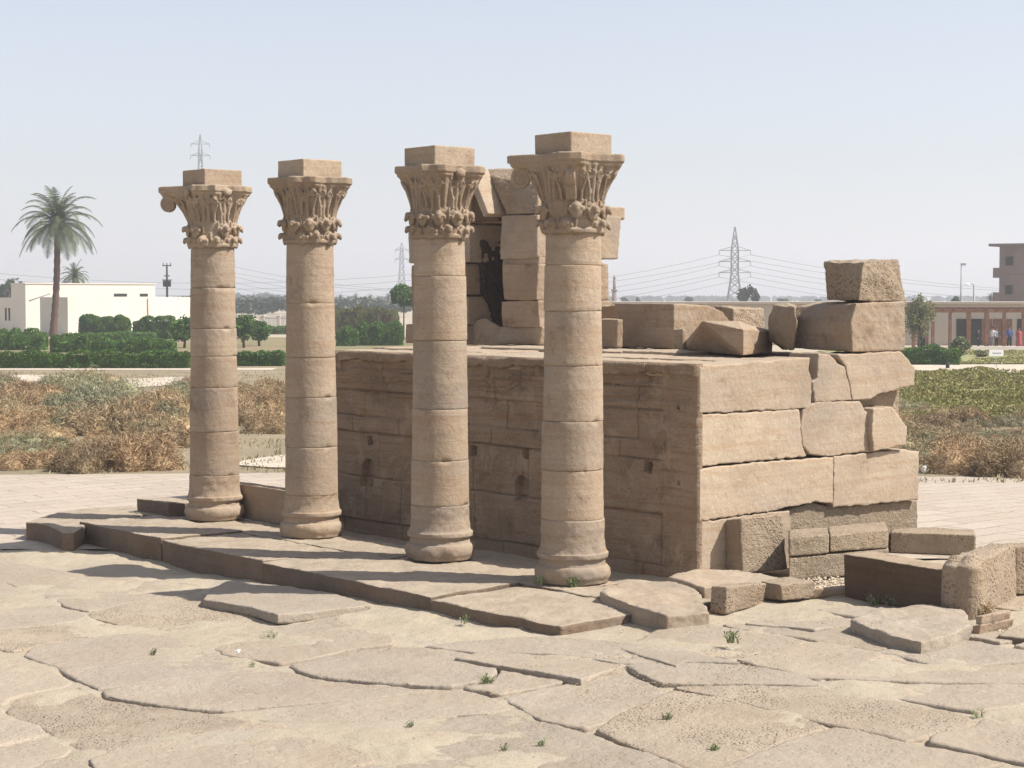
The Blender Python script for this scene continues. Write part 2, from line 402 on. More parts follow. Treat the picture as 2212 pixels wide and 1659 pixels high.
# pale tiled terrace round the temple
sheet('terrace', [(-30, 32.5), (-6, 32.5), (-3, 35), (2, 33), (5.5, 29.3), (30, 29.3), (30, 43.5), (9, 45.2), (-3, 46.3), (-12, 45.6), (-30, 44)], .035, M_TILE, 1.0)
sheet('scrub_field', [(-90, 43.8), (-12, 45.4), (-3, 46.1), (9, 45), (30, 43.3), (90, 41), (90, 118), (-90, 118)], .03, M_FIELD, 1.5, bumps=.0)
sheet('meadow', [(14, 66), (90, 62), (90, 106), (14, 106)], .045, M_GREENFIELD, 4)
sheet('path', [(-90, 110), (-14, 110.5), (-14, 113.5), (-90, 113)], .045, M_PATH, 4)
sheet('path', [(18, 107), (90, 107), (90, 121), (18, 118)], .045, M_PATH, 4)
sheet('lawn', [(-120, 113.6), (8, 113.8), (10, 200), (-150, 200)], .02, plain_ground('lawn_earth', (.27, .20, .13), (.17, .17, .075), .12), 8)
sheet('meadow', [(24, 122), (120, 122), (120, 150), (24, 150)], .045, plain_ground('garden_earth', (.30, .28, .14), (.22, .22, .09), .3), 4)
# pale sandy patches between the scrub
for i, (px, py, wx, wy) in enumerate([(45, 820, 3.2, 5), (300, 828, 3.5, 6), (700, 1000, 2, 3)]):
    c = on_z(px, py, -.33); n = 14; r0 = random.Random(i)
    sheet('sand_patch', [(c.x + wx * math.cos(2 * math.pi * k / n) * r0.uniform(.7, 1.2), c.y + wy * math.sin(2 * math.pi * k / n) * r0.uniform(.7, 1.2)) for k in range(n)], .06 + .002 * i, M_PATH, 3)

# ------------------------------------------------------------------ paving slabs round the camera side
pav = thing('pavement', (0, 20, -.35), 'worn sandstone paving of large irregular slabs in front of the ruin', None); pav['kind'] = 'structure'; del pav['label']
rp = random.Random(11); ue0 = -4.2
def in_platform(u, v): return -4.35 < u and v > -2.1
cnt = 0
u = -19.0
pts_cache = {}
while u < 4 and cnt < 96:
    wu = rp.uniform(1.1, 2.1); v = -17 + rp.uniform(0, 2); sk = rp.uniform(-.4, .4)
    while v < 16:
        lv = rp.uniform(1.2, 3.1); sk2 = rp.uniform(-.45, .45); ww = 1
        c = uv(u + wu / 2, v + lv / 2, 0)
        if 14.3 < c.y < 34.5 and abs(c.x) < .29 * c.y + .8 and not in_platform(u + wu * .75, v + lv * .25) and not (in_platform(u + wu * .9, v + lv * .7)) and cnt < 96:
            g_ = rp.uniform(.010, .022)
            cs = [(u + g_, v - sk + g_), (u + wu - g_, v + sk + g_), (u + wu - g_, v + lv + sk2 - g_), (u + g_, v + lv - sk2 - g_)]
            out = []
            for k in range(4):
                a = cs[k]; b = cs[(k + 1) % 4]; n_ = 6
                for s_ in range(n_):
                    t = s_ / n_; out.append((a[0] + (b[0] - a[0]) * t + rp.uniform(-.025, .025), a[1] + (b[1] - a[1]) * t + rp.uniform(-.025, .025)))
            ctr = (u + wu / 2, v + lv / 2); rd = []
            for i_ in range(len(out)):                                   # worn, rounded corners
                p_, q_, r_ = out[i_ - 1], out[i_], out[(i_ + 1) % len(out)]; k_ = .35 if i_ % 6 == 0 else .1
                rd.append((q_[0] * (1 - k_) + (p_[0] + r_[0]) / 2 * k_, q_[1] * (1 - k_) + (p_[1] + r_[1]) / 2 * k_))
            tx, ty, dz = rp.uniform(-.014, .014), rp.uniform(-.014, .014), rp.uniform(-.018, .018)
            P3 = []
            for (a, b) in rd:
                wx = .75 * noise.noise(Vector((a / 2.8, b / 2.8, 1.5))) + .22 * noise.noise(Vector((a / .9, b / .9, 4.5)))
                wy = .75 * noise.noise(Vector((a / 2.8, b / 2.8, 7.5))) + .22 * noise.noise(Vector((a / .9, b / .9, 9.5)))
                q = uv(min(a + wx, ue0 - .03) if b + wy > -1.9 else a + wx, b + wy, 0); P3.append(Vector((q.x, q.y, gz(q.x, q.y) + dz + .014 + tx * (q.x - c.x) + ty * (q.y - c.y))))
            o = make('paving_slab', *prism(P3, Vector((0, 0, -.2))), M_PAVE if rp.random() < .7 else M_PAVE2, pav)
            weather(o, .045, .06, .026, .5, .8, .12); cnt += 1
        v += lv; sk = sk2
    u += wu

def slab(name, pts, z, th, mat, label, cat, group=None, parent=None, vox=.035, big=.04, small=.014, tilt=None, sink=0):
    P3 = [on_z(p[0], p[1], p[2] if len(p) > 2 else z) for p in pts]
    if sink:
        y0_, y1_ = min(p[1] for p in pts), max(p[1] for p in pts)
        for q_, p in zip(P3, pts): q_.z -= sink * ((y1_ - p[1]) / (y1_ - y0_)) ** 1.0
    o = make(name, *prism(P3, Vector((0, 0, -th))), mat, parent)
    weather(o, vox, big, small)
    if not parent: tag(o, label, cat, group)
    return o
G5 = 'raised slabs in the worn paving'
slab('paving_slab', [(982, 1405), (1110, 1368), (1290, 1372), (1340, 1392), (1378, 1415), (1320, 1440), (1255, 1466), (1120, 1436)], -.09, .13, M_PAVE, 'flat pale paving slab lifted at its rough right edge, just in front of the platform corner', 'paving slab', G5, sink=.13)
slab('paving_slab', [(1290, 1368), (1400, 1338), (1520, 1352), (1570, 1380), (1505, 1408), (1462, 1437), (1384, 1410)], -.07, .14, M_PAVE, 'five sided paving slab with a dark undercut front edge right of the platform corner', 'paving slab', G5, sink=.13)
slab('paving_slab', [(1502, 1410), (1580, 1378), (1800, 1372), (2010, 1392), (2230, 1415), (2230, 1475), (1960, 1470), (1800, 1462), (1690, 1456), (1590, 1428)], -.05, .14, M_PAVE, 'long low slab with a thin black shadow line under its left end, beside the bare sandy hollow', 'paving slab', G5, sink=.13)
slab('paving_slab', [(1630, 1614), (1720, 1560), (1900, 1528), (2240, 1555), (2260, 1720), (2080, 1720), (1930, 1672), (1800, 1650), (1740, 1628)], -.08, .13, M_PAVE, 'big rough chiselled slab with a broken dark edge at the bottom right corner', 'paving slab', G5, big=.07, small=.03, sink=.10)
slab('paving_slab', [(1420, 1545), (1500, 1508), (1640, 1500), (1730, 1545), (1650, 1585), (1615, 1622), (1560, 1612), (1505, 1585)], -.10, .12, M_PAVE, 'smooth grey paving slab with a rounded nose next to the rough chiselled slab', 'paving slab', G5, sink=.13)
slab('paving_slab', [(438, 1285), (455, 1255), (492, 1236), (600, 1246), (720, 1268), (800, 1300), (720, 1312), (600, 1328), (540, 1306)], -.17, .13, M_PAVE, 'wedge shaped slab under the column shadow, with a jagged black crack along its front', 'paving slab', G5, sink=.13)
slab('paving_slab', [(1610, 1340), (1680, 1305), (1800, 1296), (1870, 1322), (1830, 1345), (1760, 1358)], -.05, .12, M_PAVE, 'low flat slab half buried in sand in front of the small rubble blocks', 'paving slab', G5, sink=.13)

# ------------------------------------------------------------------ platform
plat = thing('stone_platform', uv(-3.2, 3, -.3), 'long low sandstone platform edge in front of the four columns, broken along its kerb', 'platform')
def pslab(u0, u1, v0, v1, z, dz=0, front=0, rag=.028, th=.5, seed=0, big=.05):
    r = random.Random(seed); out = []
    cs = [(u0, v0), (u1, v0), (u1, v1), (u0, v1)]
    for k in range(4):
        a, b = cs[k], cs[(k + 1) % 4]; n = 7 if k == 3 else 4
        for s in range(n):
            t = s / n; rr = rag * (1.5 if k == 3 else .5)
            out.append((a[0] + (b[0] - a[0]) * t + r.uniform(-rr, rr * .6) * (1 if s or 1 else 0), a[1] + (b[1] - a[1]) * t + r.uniform(-.02, .02)))
    P3 = [uv(a, b, z + dz * (1 - (a - u0) / (u1 - u0))) for a, b in out]
    return weather(make('kerb_slab', *prism(P3, Vector((0, 0, -th))), M_KERB, plat), .035, big * 1.5, .02)
def vof(px, py, z):                            # v coordinate of a picture point at height z
    q = on_z(px, py, z) - O; return q.dot(DR), q.dot(DL)
edge = [vof(1212, 1343, -.02)[1], vof(920, 1287, -.02)[1], vof(592, 1207, 0)[1], vof(343, 1165, 0)[1], vof(148, 1130, 0)[1], vof(60, 1125, 0)[1]]
ue = vof(1212, 1343, -.02)[0]
print('EDGE', edge, ue)
kr = [(0, -.06), (0, -.02), (0, 0), (-.0, 0)]
for i in range(4):
    z_, d_ = [(-.04, -.04), (.01, -.05), (-.02, .01), (.015, 0)][i]
    pslab(ue + .02 * i, ue + 1.62, edge[i] + .012, edge[i + 1] - .012, z_, d_, seed=30 + i)
P3 = [on_z(a, b, -.03) for a, b in ((56, 1128), (74, 1129), (90, 1132), (106, 1136), (120, 1142), (134, 1150), (160, 1150), (196, 1128), (250, 1122), (330, 1108), (290, 1094), (215, 1096), (146, 1102), (100, 1113))]
weather(make('kerb_slab', *prism(P3, Vector((0, 0, -.5))), M_KERB, plat), .035, .06, .02)
# inner rows of slabs under and behind the columns
for r_, (ua, ub) in enumerate([(ue + 1.64, ue + 2.72), (ue + 2.74, .1)]):
    v = -1.9 + .5 * r_
    rr = random.Random(60 + r_); k = 0
    while v < 12:
        l = rr.uniform(1.6, 2.8); pslab(ua, ub, v, min(v + l, 12.4), -.02 - .20 * r_ + rr.uniform(-.02, .015) * (1 + 2 * r_), 0, seed=80 + 10 * r_ + k, rag=.03); v += l + .02; k += 1

# ------------------------------------------------------------------ columns
ANG0 = TH
def spiral(c, ax, ay, r0, turns, n=26, tr=.02, shrink=.18, start=0, sgn=1):
    P = [];
    for i in range(n):
        t = i / (n - 1); a = start + sgn * 2 * math.pi * turns * t; r = r0 * (1 - (1 - shrink) * t)
        P.append(c + ax * r * math.cos(a) + ay * r * math.sin(a))
    return tubevf(P, [tr * (1 - .35 * i / n) for i in range(n)], 7)
def capital(c, cuts, volutes, seed):
    rr = random.Random(seed); mb = MB(); c = Vector(c)
    cang = [ANG0 - math.pi / 4 + k * math.pi / 2 for k in range(4)]      # right, back, left, front
    def rab(a, sc=1.0):
        d = ((a - ANG0 + math.pi / 4) % (math.pi / 2)) - math.pi / 4; f = abs(d) / (math.pi / 4)
        r = .50 * (1 + .98 * f ** 2.1)
        k = min(range(4), key=lambda q: abs(((a - cang[q] + math.pi) % (2 * math.pi)) - math.pi))
        dd = ((a - cang[k] + math.pi) % (2 * math.pi)) - math.pi
        r = min(r, cuts[k] / max(math.cos(dd), .3))
        r += .012 * math.sin(9 * a + seed) + .01 * math.sin(17 * a + 2 * seed)
        return r * sc
    # astragal + lower bell + flaring fluted bell
    mb.add(loft(lambda a, k: (.385, .43, .435, .39)[k], [-.02, .0, .045, .075], 64, c))
    mb.add(loft(lambda a, k: (.375, .39, .40, .415, .40)[k], [.03, .15, .28, .40, .46], 64, c))
    zb = [.42 + .52 * k / 12 for k in range(13)]
    def rb(a, k):
        t = k / 12; q = t ** 1.45; r = .42 * (1 - q) + min(rab(a), .74) * .95 * q
        fl = abs(math.cos(a * 14)) ** .9; fl2 = math.cos(a * 8 + 1)
        return r - .055 * (1 - fl) * (1 - .3 * t) + .012 * fl2
    mb.add(loft(rb, zb, 260, c))
    # abacus
    mb.add(loft(lambda a, k: rab(a, (.90, .95, .95, 1.0, 1.0, .97)[k]), [.90, .93, .96, .98, 1.07, 1.085], 160, c))
    # two rows of worn curled leaf tips with the ribs that carry them
    for row, (z0, r0, off, n) in enumerate([(.13, .44, .0, 10), (.335, .465, .5, 10)]):
        for k in range(n):
            a = ANG0 + 2 * math.pi * (k + off) / n + rr.uniform(-.05, .05); d = Vector((math.cos(a), math.sin(a), 0)); s = Vector((-math.sin(a), math.cos(a), 0))
            if rr.random() < .1: continue
            sz = rr.uniform(.85, 1.15)
            cc = c + d * r0 + UZ * (z0 + rr.uniform(-.015, .02))
            rot = Matrix((s, d, UZ)).transposed()
            mb.add(spherevf(cc - d * .025 - UZ * .045, .088 * sz, .045, .12, rot, 14, 8))
            mb.add(spherevf(cc + d * .03, .055 * sz, .06, .045 * sz, rot, 12, 8))
            mb.add(spherevf(cc + d * .065 - UZ * .035, .036 * sz, .03, .04 * sz, rot, 10, 6))
            for t_ in (-1, 0, 1):
                P = [c + (d * (r0 - .05) + s * (.03 + .0) * t_) + UZ * (z0 - .12), c + (d * (r0 - .03) + s * .055 * t_) + UZ * (z0 - .04), cc + s * .045 * t_ + d * .01]
                mb.add(tubevf(P, [.022, .026, .022], 6))
            # side lobes
            for t_ in (-1, 1):
                mb.add(spherevf(cc + s * .085 * t_ - UZ * .03 - d * .03, .03, .04, .045, rot, 8, 6))
        for k in range(n):
            a = ANG0 + 2 * math.pi * (k + off + .5) / n; d = Vector((math.cos(a), math.sin(a), 0))
            mb.add(tubevf([c + d * (r0 - .06) + UZ * (z0 - .1), c + d * (r0 - .035) + UZ * (z0 + .05), c + d * (r0 - .03) + UZ * (z0 + .11)], [.018, .02, .012], 6))
    # stalks and scrolls on each of the four sides
    for k in range(4):
        a = ANG0 + k * math.pi / 2; d = Vector((math.cos(a), math.sin(a), 0)); s = Vector((-math.sin(a), math.cos(a), 0))
        for j, (off, sg) in enumerate([(-.085, 1), (.085, -1), (-.25, -1), (.25, 1), (-.40, 1), (.40, -1)]):
            if rr.random() < .12: continue
            zz = .79 + .02 * rr.random(); t_ = (zz - .42) / .52; q_ = t_ ** 1.45
            an = math.atan2((d * .5 + s * off).y, (d * .5 + s * off).x); rs = .42 * (1 - q_) + min(rab(an), .74) * .95 * q_
            dd = Vector((math.cos(an), math.sin(an), 0)); ss = Vector((-dd.y, dd.x, 0)); cc = c + dd * (rs + .005) + UZ * zz
            mb.add(spiral(cc, ss * sg, (UZ + dd * .5).normalized(), .066, 1.7, 26, .017, .2, math.pi / 2, -1))
            mb.add(tubevf([c + dd * (.42) + UZ * .44, c + dd * (.42 + (rs - .42) * .25) + UZ * .58, cc - dd * .015 + ss * (sg * -.062)], [.019, .024, .018], 6))
        # centre flower on the abacus
        if rr.random() < .6: mb.add(spherevf(c + d * .52 + UZ * .96, .09, .05, .07, Matrix((s, d, UZ)).transposed(), 10, 6))
    # surviving corner volutes
    for k in volutes:
        a = cang[k]; d = Vector((math.cos(a), math.sin(a), 0)); s = Vector((-math.sin(a), math.cos(a), 0)); Rv = cuts[k]
        for q in (-.045, 0, .045):
            cc = c + d * (Rv - .21) + s * q + UZ * .76
            mb.add(spiral(cc, d, UZ, .145, 1.9, 40, .03, .12, math.pi / 2 + .2, -1))
            mb.add(tubevf([c + d * .42 + s * q + UZ * .45, c + d * .50 + s * q + UZ * .62, c + d * (Rv * .66) + s * q + UZ * .84, cc + UZ * .145], [.03, .035, .035, .03], 7))
        mb.add(tubevf([c + d * (Rv - .21) - s * .05 + UZ * .76, c + d * (Rv - .21) + s * .05 + UZ * .76], [.10, .10], 14))
        mb.add(hull([c + d * t + s * q + UZ * z for t, z in ((.5, .78), (Rv - .12, .88), (Rv - .02, 1.0), (.5, 1.0)) for q in (-.07, .07)]))
    return mb
def column(k, t, joints, cuts, volutes, label, H=5.98, neck=4.88, dz=0.0):
    base = uv(-1.87, .63 + t, 0); x, y = base.x, base.y
    th = thing('stone_column', base, label, 'column', 'four free standing columns on the platform')
    rr = random.Random(k)
    def jit(o, a=.012, b=.006): pass
    # moulded base
    prof = [(.0, .50), (.04, .51), (.06, .52), (.09, .535), (.15, .54), (.20, .528), (.235, .50), (.24, .478), (.25, .468), (.30, .456), (.338, .462), (.342, .492), (.35, .502), (.40, .503), (.415, .50), (.42, .482), (.47, .464), (.54, .452), (.60, .447), (.66, .445)]
    ztop = min(joints); joints = sorted(joints)[1:]
    prof += [(.66 + (ztop - .66) * q / 4, .4465) for q in (1, 2, 3, 4)]
    a1 = rr.uniform(0, 6)
    def rf(a, q):
        z, r = prof[q]
        p = Vector((math.cos(a), math.sin(a), z * 2.2)) * 1.4 + Vector((k * 9.1, 0, 0))
        n = noise.noise(p); n2 = noise.noise(p * 4)
        er = max(0, n - .05) * .09 * max(0, (r - .445) / .1)
        return r - er + .012 * n2
    zs = []; pr = []
    for (z0, r0), (z1, r1) in zip(prof[:-1], prof[1:]):
        for s in (0, .5): zs.append(z0 + (z1 - z0) * s); pr.append((z0 + (z1 - z0) * s, r0 + (r1 - r0) * s))
    zs.append(prof[-1][0]); pr.append(prof[-1]); prof = pr
    o = make('base', *loft(rf, zs, 96, (x, y, 0)), M_COL, th)
    d = o.modifiers.new('wear', 'DISPLACE'); d.texture = cloud(.16); d.texture_coords = 'GLOBAL'; d.strength = .010; d.mid_level = .5
    zz = [ztop] + sorted(joints) + [neck]
    rad = lambda z: .447 - (.447 - .383) * (max(0, z - .5) / 4.4) ** 1.15
    for q in range(len(zz) - 1):
        z0, z1 = zz[q] + .001, zz[q + 1] - .001; n = max(4, int((z1 - z0) / .035)); ox, oy = rr.uniform(-.007, .007), rr.uniform(-.007, .007)
        hs = [z0, z0 + .006] + [z0 + .012 + (z1 - z0 - .024) * s / n for s in range(n + 1)] + [z1 - .006, z1]
        dr = rr.uniform(-.004, .004); L = len(hs)
        def rf2(a, s, hs=hs, L=L, dr=dr):
            z = hs[s]; r = rad(z) + dr
            e = min(s, L - 1 - s)
            if e == 0: r -= .009
            elif e == 1: r -= .002
            dz_ = min(z - hs[0], hs[-1] - z)
            p = Vector((math.cos(a) * 2, math.sin(a) * 2, z * 3 + k * 5)); jz = round(z * 4)
            ch = noise.noise(Vector((math.cos(a) * 2.2, math.sin(a) * 2.2, k * 7 + (hs[0] if z - hs[0] < hs[-1] - z else hs[-1]) * 3)))                            # chipped arrises at the joints
            if ch > .2 and dz_ < .035: r -= (ch - .2) * .11 * (1 - dz_ / .035)
            return r + .004 * noise.noise(p * 3)
        o = make('drum', *loft(rf2, hs, 112, (x + ox, y + oy, 0)), M_COL, th)
        d = o.modifiers.new('wear', 'DISPLACE'); d.texture = cloud(.45); d.texture_coords = 'GLOBAL'; d.strength = .014; d.mid_level = .5
    cp = capital((x, y, neck), cuts, volutes, 5 + k)
    o = cp.make('capital', M_CAP, th, smooth=True); m = o.modifiers.new('remesh', 'REMESH'); m.mode = 'VOXEL'; m.voxel_size = .0095; m.use_smooth_shade = True
    d = o.modifiers.new('wear', 'DISPLACE'); d.texture = cloud(.07); d.texture_coords = 'GLOBAL'; d.strength = .012; d.mid_level = .5
    # impost block
    s = .385; e = Vector((x, y, 0)); zt = neck + 1.07; hh = .30
    pts = [e + DR * a + DL * b + UZ * zt for a, b in ((-s, -s), (s, -s), (s, s), (-s, s))]
    weather(make('impost_block', *prism(pts, UZ * hh), M_COL, th), .022, .02, .012)
    return th
zof = lambda y, d: 4 - (y - 640) / (F / d)
column(4, -.03, [zof(q, 26.3) for q in (573, 672, 790, 911, 1017, 1125)], [.70, .8, .93, .74], [2, 3], 'nearest and tallest looking column, rightmost of the four, with a surviving scroll on the left of its capital')
column(3, 3.045, [zof(q, 28.9) for q in (597, 735, 882, 993, 1090)], [.68, .72, .66, .68], [], 'second column from the right, its capital corners broken evenly, rising in front of the ruined gate')
column(2, 6.60, [zof(q, 31.5) for q in (655, 772, 858, 966, 1070)], [.68, .8, .68, .60], [], 'second column from the left, its round worn capital without any corner scroll')
column(1, 9.75, [zof(q, 33.7) for q in (622, 710, 770, 838, 934, 1030)], [.67, .8, 1.0, .62], [2], 'leftmost and farthest column, with a long scroll corner jutting left from its capital')

# ------------------------------------------------------------------ podium
pod = thing('temple_wall', uv(0, 0, 0), 'massive sandstone temple base behind the columns, carved shaded side and plain sunlit end', 'wall')
VM = 9.75; ZT = 3.03
# carved shaded side as a relief surface (v along, z up, depth into +u)
nv_, nz_ = 760, 230
vs = np.linspace(.0, VM, nv_); vs[0] = .004; zs_ = np.linspace(-.25, ZT, nz_)
VV, ZZ = np.meshgrid(vs, zs_)
D = .03 * vnoise(VV, ZZ, .7, 21) + .016 * vnoise(VV, ZZ, .17, 22) + .009 * vnoise(VV * .4, ZZ, .05, 23)
D += -.012 * (vnoise(VV * .12, ZZ, .07, 24)) * 2 * (ZZ > 2.1)      # strata below the cornice
led = ZZ + .10 * vnoise(VV, ZZ * .2, .45, 41) + .04 * vnoise(VV, ZZ * .5, .12, 42)
D += np.where(led > 2.86, -.075, 0) + np.where((led > 2.70) & (led <= 2.86), .035, 0) + np.where((led > 2.45) & (led < 2.52), .03, 0) + np.where((led > 2.56) & (led < 2.60), .02, 0)
D += .045 * np.clip(vnoise(VV * .35, ZZ, .11, 43) * 2, 0, 1) * (ZZ > 2.0) + .03 * np.clip(vnoise(VV, ZZ, .28, 44) * 2 - .1, 0, 1)
D += .05 * np.clip(vnoise(VV, ZZ, .9, 31) * 2 - .35, 0, 1)         # spalled areas
wob = .025 * vnoise(VV, ZZ * .3, .5, 25)
def groove(dist, wd, dp): return dp * np.exp(-(dist / wd) ** 2)
rows = [0.02, .78, 1.58, 1.86, 2.32, 2.66]
for q, zj in enumerate(rows):
    br = np.clip(.6 + 1.6 * vnoise(VV + 13 * q, ZZ * 0, .8, 26 + q), .15, 1)
    D += groove(ZZ - zj - wob, .013, .06) * br
rj = random.Random(5); rb_ = [-.3] + rows + [ZT]
for q in range(len(rb_) - 1):
    v = rj.uniform(.5, 1.5)
    while v < VM:
        msk = (ZZ > rb_[q] + wob) & (ZZ < rb_[q + 1] + wob)
        D += np.where(msk, groove(VV - v - .5 * wob, .011, .045), 0); D += np.where(msk & (VV > v), rj.uniform(-.012, .012), 0)
        v += rj.uniform(.9, 1.9)
D = np.where(VV < .72, np.clip(D, -.05, .015), D)
def uvz(px, py):
    q = on_u(px, py, 0); r = q - O; return r.dot(DL), q.z
for (px, py, s) in [(1402, 1008, .085), (1137, 980, .09), (1021, 975, .085), (795, 952, .085), (1466, 1043, .03), (1466, 878, .03)]:
    a, b = uvz(px, py); D += np.where((np.abs(VV - a + .02 * vnoise(VV, ZZ, .06, 8)) < s) & (np.abs(ZZ - b + .04 * vnoise(VV, ZZ, .07, 9)) < s * .95), .28, 0)
for (px, py, s, h) in [(793, 1022, .20, .26), (1128, 1055, .16, .2)]:
    a, b = uvz(px, py)
    inside = (np.abs(VV - a) < s) & (ZZ > b - h) & (ZZ < b + h * .2) | (((VV - a) ** 2 + (ZZ - b - h * .2) ** 2) < s * s)
    D += np.where(inside & (ZZ > b - h), .13, 0)
D += np.where(ZZ > ZT - .07, .05 * ((ZZ - ZT + .07) / .07) ** 2, 0)
D = np.clip(D, -.11, .4) - .015
D[:, 0] = .10
PV = np.empty(VV.shape + (3,))
for i_ in range(3): PV[..., i_] = O[i_] + DR[i_] * D + DL[i_] * VV + UZ[i_] * ZZ
idx = np.arange(nv_ * nz_).reshape(nz_, nv_)
Q = np.stack([idx[:-1, :-1], idx[1:, :-1], idx[1:, 1:], idx[:-1, 1:]], -1).reshape(-1, 4)
make('carved_face', PV.reshape(-1, 3), Q, M_FACE, pod)
# core
def ubox(u0, u1, v0, v1, z0, z1): return prism([uv(u0, v0, z0), uv(u1, v0, z0), uv(u1, v1, z0), uv(u0, v1, z0)], UZ * (z1 - z0))
make('core', *ubox(.42, 4.55, .32, VM - .05, -.2, 2.9), M_ROUGH, pod, smooth=False)
# sunlit end wall: blocks traced course by course
def vblock(name, pts, vp, depth, mat, parent=pod, vox=.03, big=.02, small=.012, **k):
    mx_, my_ = sum(p[0] for p in pts) / len(pts), sum(p[1] for p in pts) / len(pts)
    pts = [(a + (2 if a > mx_ else (-2 if a > 1520 else 0)), b + (2.6 if b > my_ else -2.6)) for a, b in pts]
    rj_ = random.Random(int(mx_ * 7 + my_)); out = []
    for i_ in range(len(pts)):
        a, b = pts[i_], pts[(i_ + 1) % len(pts)]; n_ = max(1, int(math.hypot(b[0] - a[0], b[1] - a[1]) / 9))
        for s_ in range(n_):
            t = s_ / n_; w_ = 1.7 if s_ else .6
            out.append((a[0] + (b[0] - a[0]) * t + rj_.uniform(-w_, w_) * (a[0] > 1520 or s_ == 0) * .8, a[1] + (b[1] - a[1]) * t + rj_.uniform(-w_, w_)))
    P3 = [on_v(max(a, 1511), b, vp) for a, b in out]
    return weather(make(name, *prism(P3, DL * depth), mat, parent), vox, big, small, **k)
A = [([(1507, 797), (1620, 785), (1749, 774), (1745, 800), (1752, 822), (1752, 880), (1640, 885), (1507, 891)], 0, .62, M_LIT),
     ([(1770, 766), (1794, 768), (1808, 788), (1824, 795), (1836, 838), (1838, 863), (1763, 867), (1757, 822), (1768, 815)], 0, .6, M_LIT),
     ([(1812, 769), (1943, 761), (1975, 795), (1975, 829), (1895, 850), (1884, 860), (1844, 863), (1840, 838), (1831, 800)], -.01, .7, M_LIT),
     ([(1507, 899), (1725, 886), (1731, 928), (1732, 963), (1742, 983), (1631, 994), (1507, 1005)], .01, .6, M_LIT),
     ([(1736, 888), (1766, 870), (1855, 868), (1867, 890), (1883, 901), (1884, 972), (1832, 978), (1791, 984), (1752, 979), (1738, 963), (1731, 928)], 0, .6, M_LIT),
     ([(1888, 886), (1926, 881), (1957, 925), (1957, 958), (1890, 973), (1886, 928)], -.10, .6, M_LIT),
     ([(1507, 1017), (1650, 1000), (1800, 990), (1797, 1086), (1760, 1081), (1669, 1102), (1507, 1124)], 0, .6, M_LIT),
     ([(1804, 988), (1957, 974), (1984, 978), (1982, 1078), (1909, 1084), (1802, 1095)], -.01, .6, M_LIT),
     ([(1507, 1132), (1640, 1112), (1706, 1105), (1706, 1250), (1507, 1255)], .01, .6, M_LIT)]
for p, vp, dp, m_ in A: vblock('stone_block', p, vp, dp, m_)
vblock('rough_block', [(1690, 1108), (1759, 1088), (1800, 1099), (1980, 1084), (1982, 1160), (1690, 1180)], .1, .5, M_CONG, big=.03, small=.03)
vblock('rough_block', [(1845, 860), (1900, 852), (1937, 845), (1937, 895), (1845, 905)], .28, .4, M_ROUGH, big=.03, small=.02)
# far side flank so the end wall has thickness
make('flank', *ubox(4.5, 4.95, .35, VM - .4, -.2, 2.6), M_ROUGH, pod, smooth=False)
make('back_face', *ubox(.1, 4.9, VM - .1, VM + .25, -.2, 2.9), M_ROUGH, pod, smooth=False)
# top slabs
rt = random.Random(77)
for r_, (ua, ub, zt) in enumerate([(.03, 1.15, 3.0), (1.17, 2.5, 3.03), (2.52, 3.8, 3.05), (3.82, 4.8, 3.06)]):
    v = .05 if r_ else .02
    if r_: v = .64
    k = 0
    while v < VM - .3:
        l = rt.uniform(1.3, 2.4); v1 = min(v + l, VM)
        out = []
        for (a, b), (c_, d_) in zip([(ua, v), (ub, v), (ub, v1), (ua, v1)], [(ub, v), (ub, v1), (ua, v1), (ua, v)]):
            for s in range(4):
                t = s / 4; out.append((a + (c_ - a) * t + rt.uniform(-.02, .02), b + (d_ - b) * t + rt.uniform(-.02, .02)))
        z_ = zt + rt.uniform(-.03, .03)
        weather(make('top_slab', *prism([uv(a, b, z_ - .2) for a, b in out], UZ * .2), M_LIT, pod), .04, .05, .02); v = v1 + .015; k += 1

# ------------------------------------------------------------------ loose blocks
def cblock(name, xe, yb, zb, yt, xl, xr, mat, label=None, cat='stone block', group=None, parent=None, vox=.035, big=.05, small=.02, ang=0, jit=.03, seed=1, taper=0, slope=0, h=None, sz=.09):
    p = on_z(xe, yb, zb)
    dr = Matrix.Rotation(ang, 3, 'Z') @ DR; dl = Matrix.Rotation(ang, 3, 'Z') @ DL
    a = solve_x(p, dr, xr); b = solve_x(p, dl, xl); hh = h if h is not None else solve_z(p, yt)
    r = random.Random(seed); j = lambda: Vector((r.uniform(-jit, jit), r.uniform(-jit, jit), r.uniform(-jit, jit)))
    P = []
    for z in (0, hh):
        t = taper if z else 0
        for (s, q) in ((t * .5, t * .5), (a - t, t * .5), (a - t, b - t), (t * .5, b - t)):
            P.append(p + dr * s + dl * q + UZ * (z - (slope * q / b if z else 0)) + (j() if z else j() * .3))
    o = make(name, *hull(P), mat, parent); weather(o, vox, big, small, smallscale=sz)
    if not parent: tag(o, label, cat, group)
    return o, p, a, b, hh
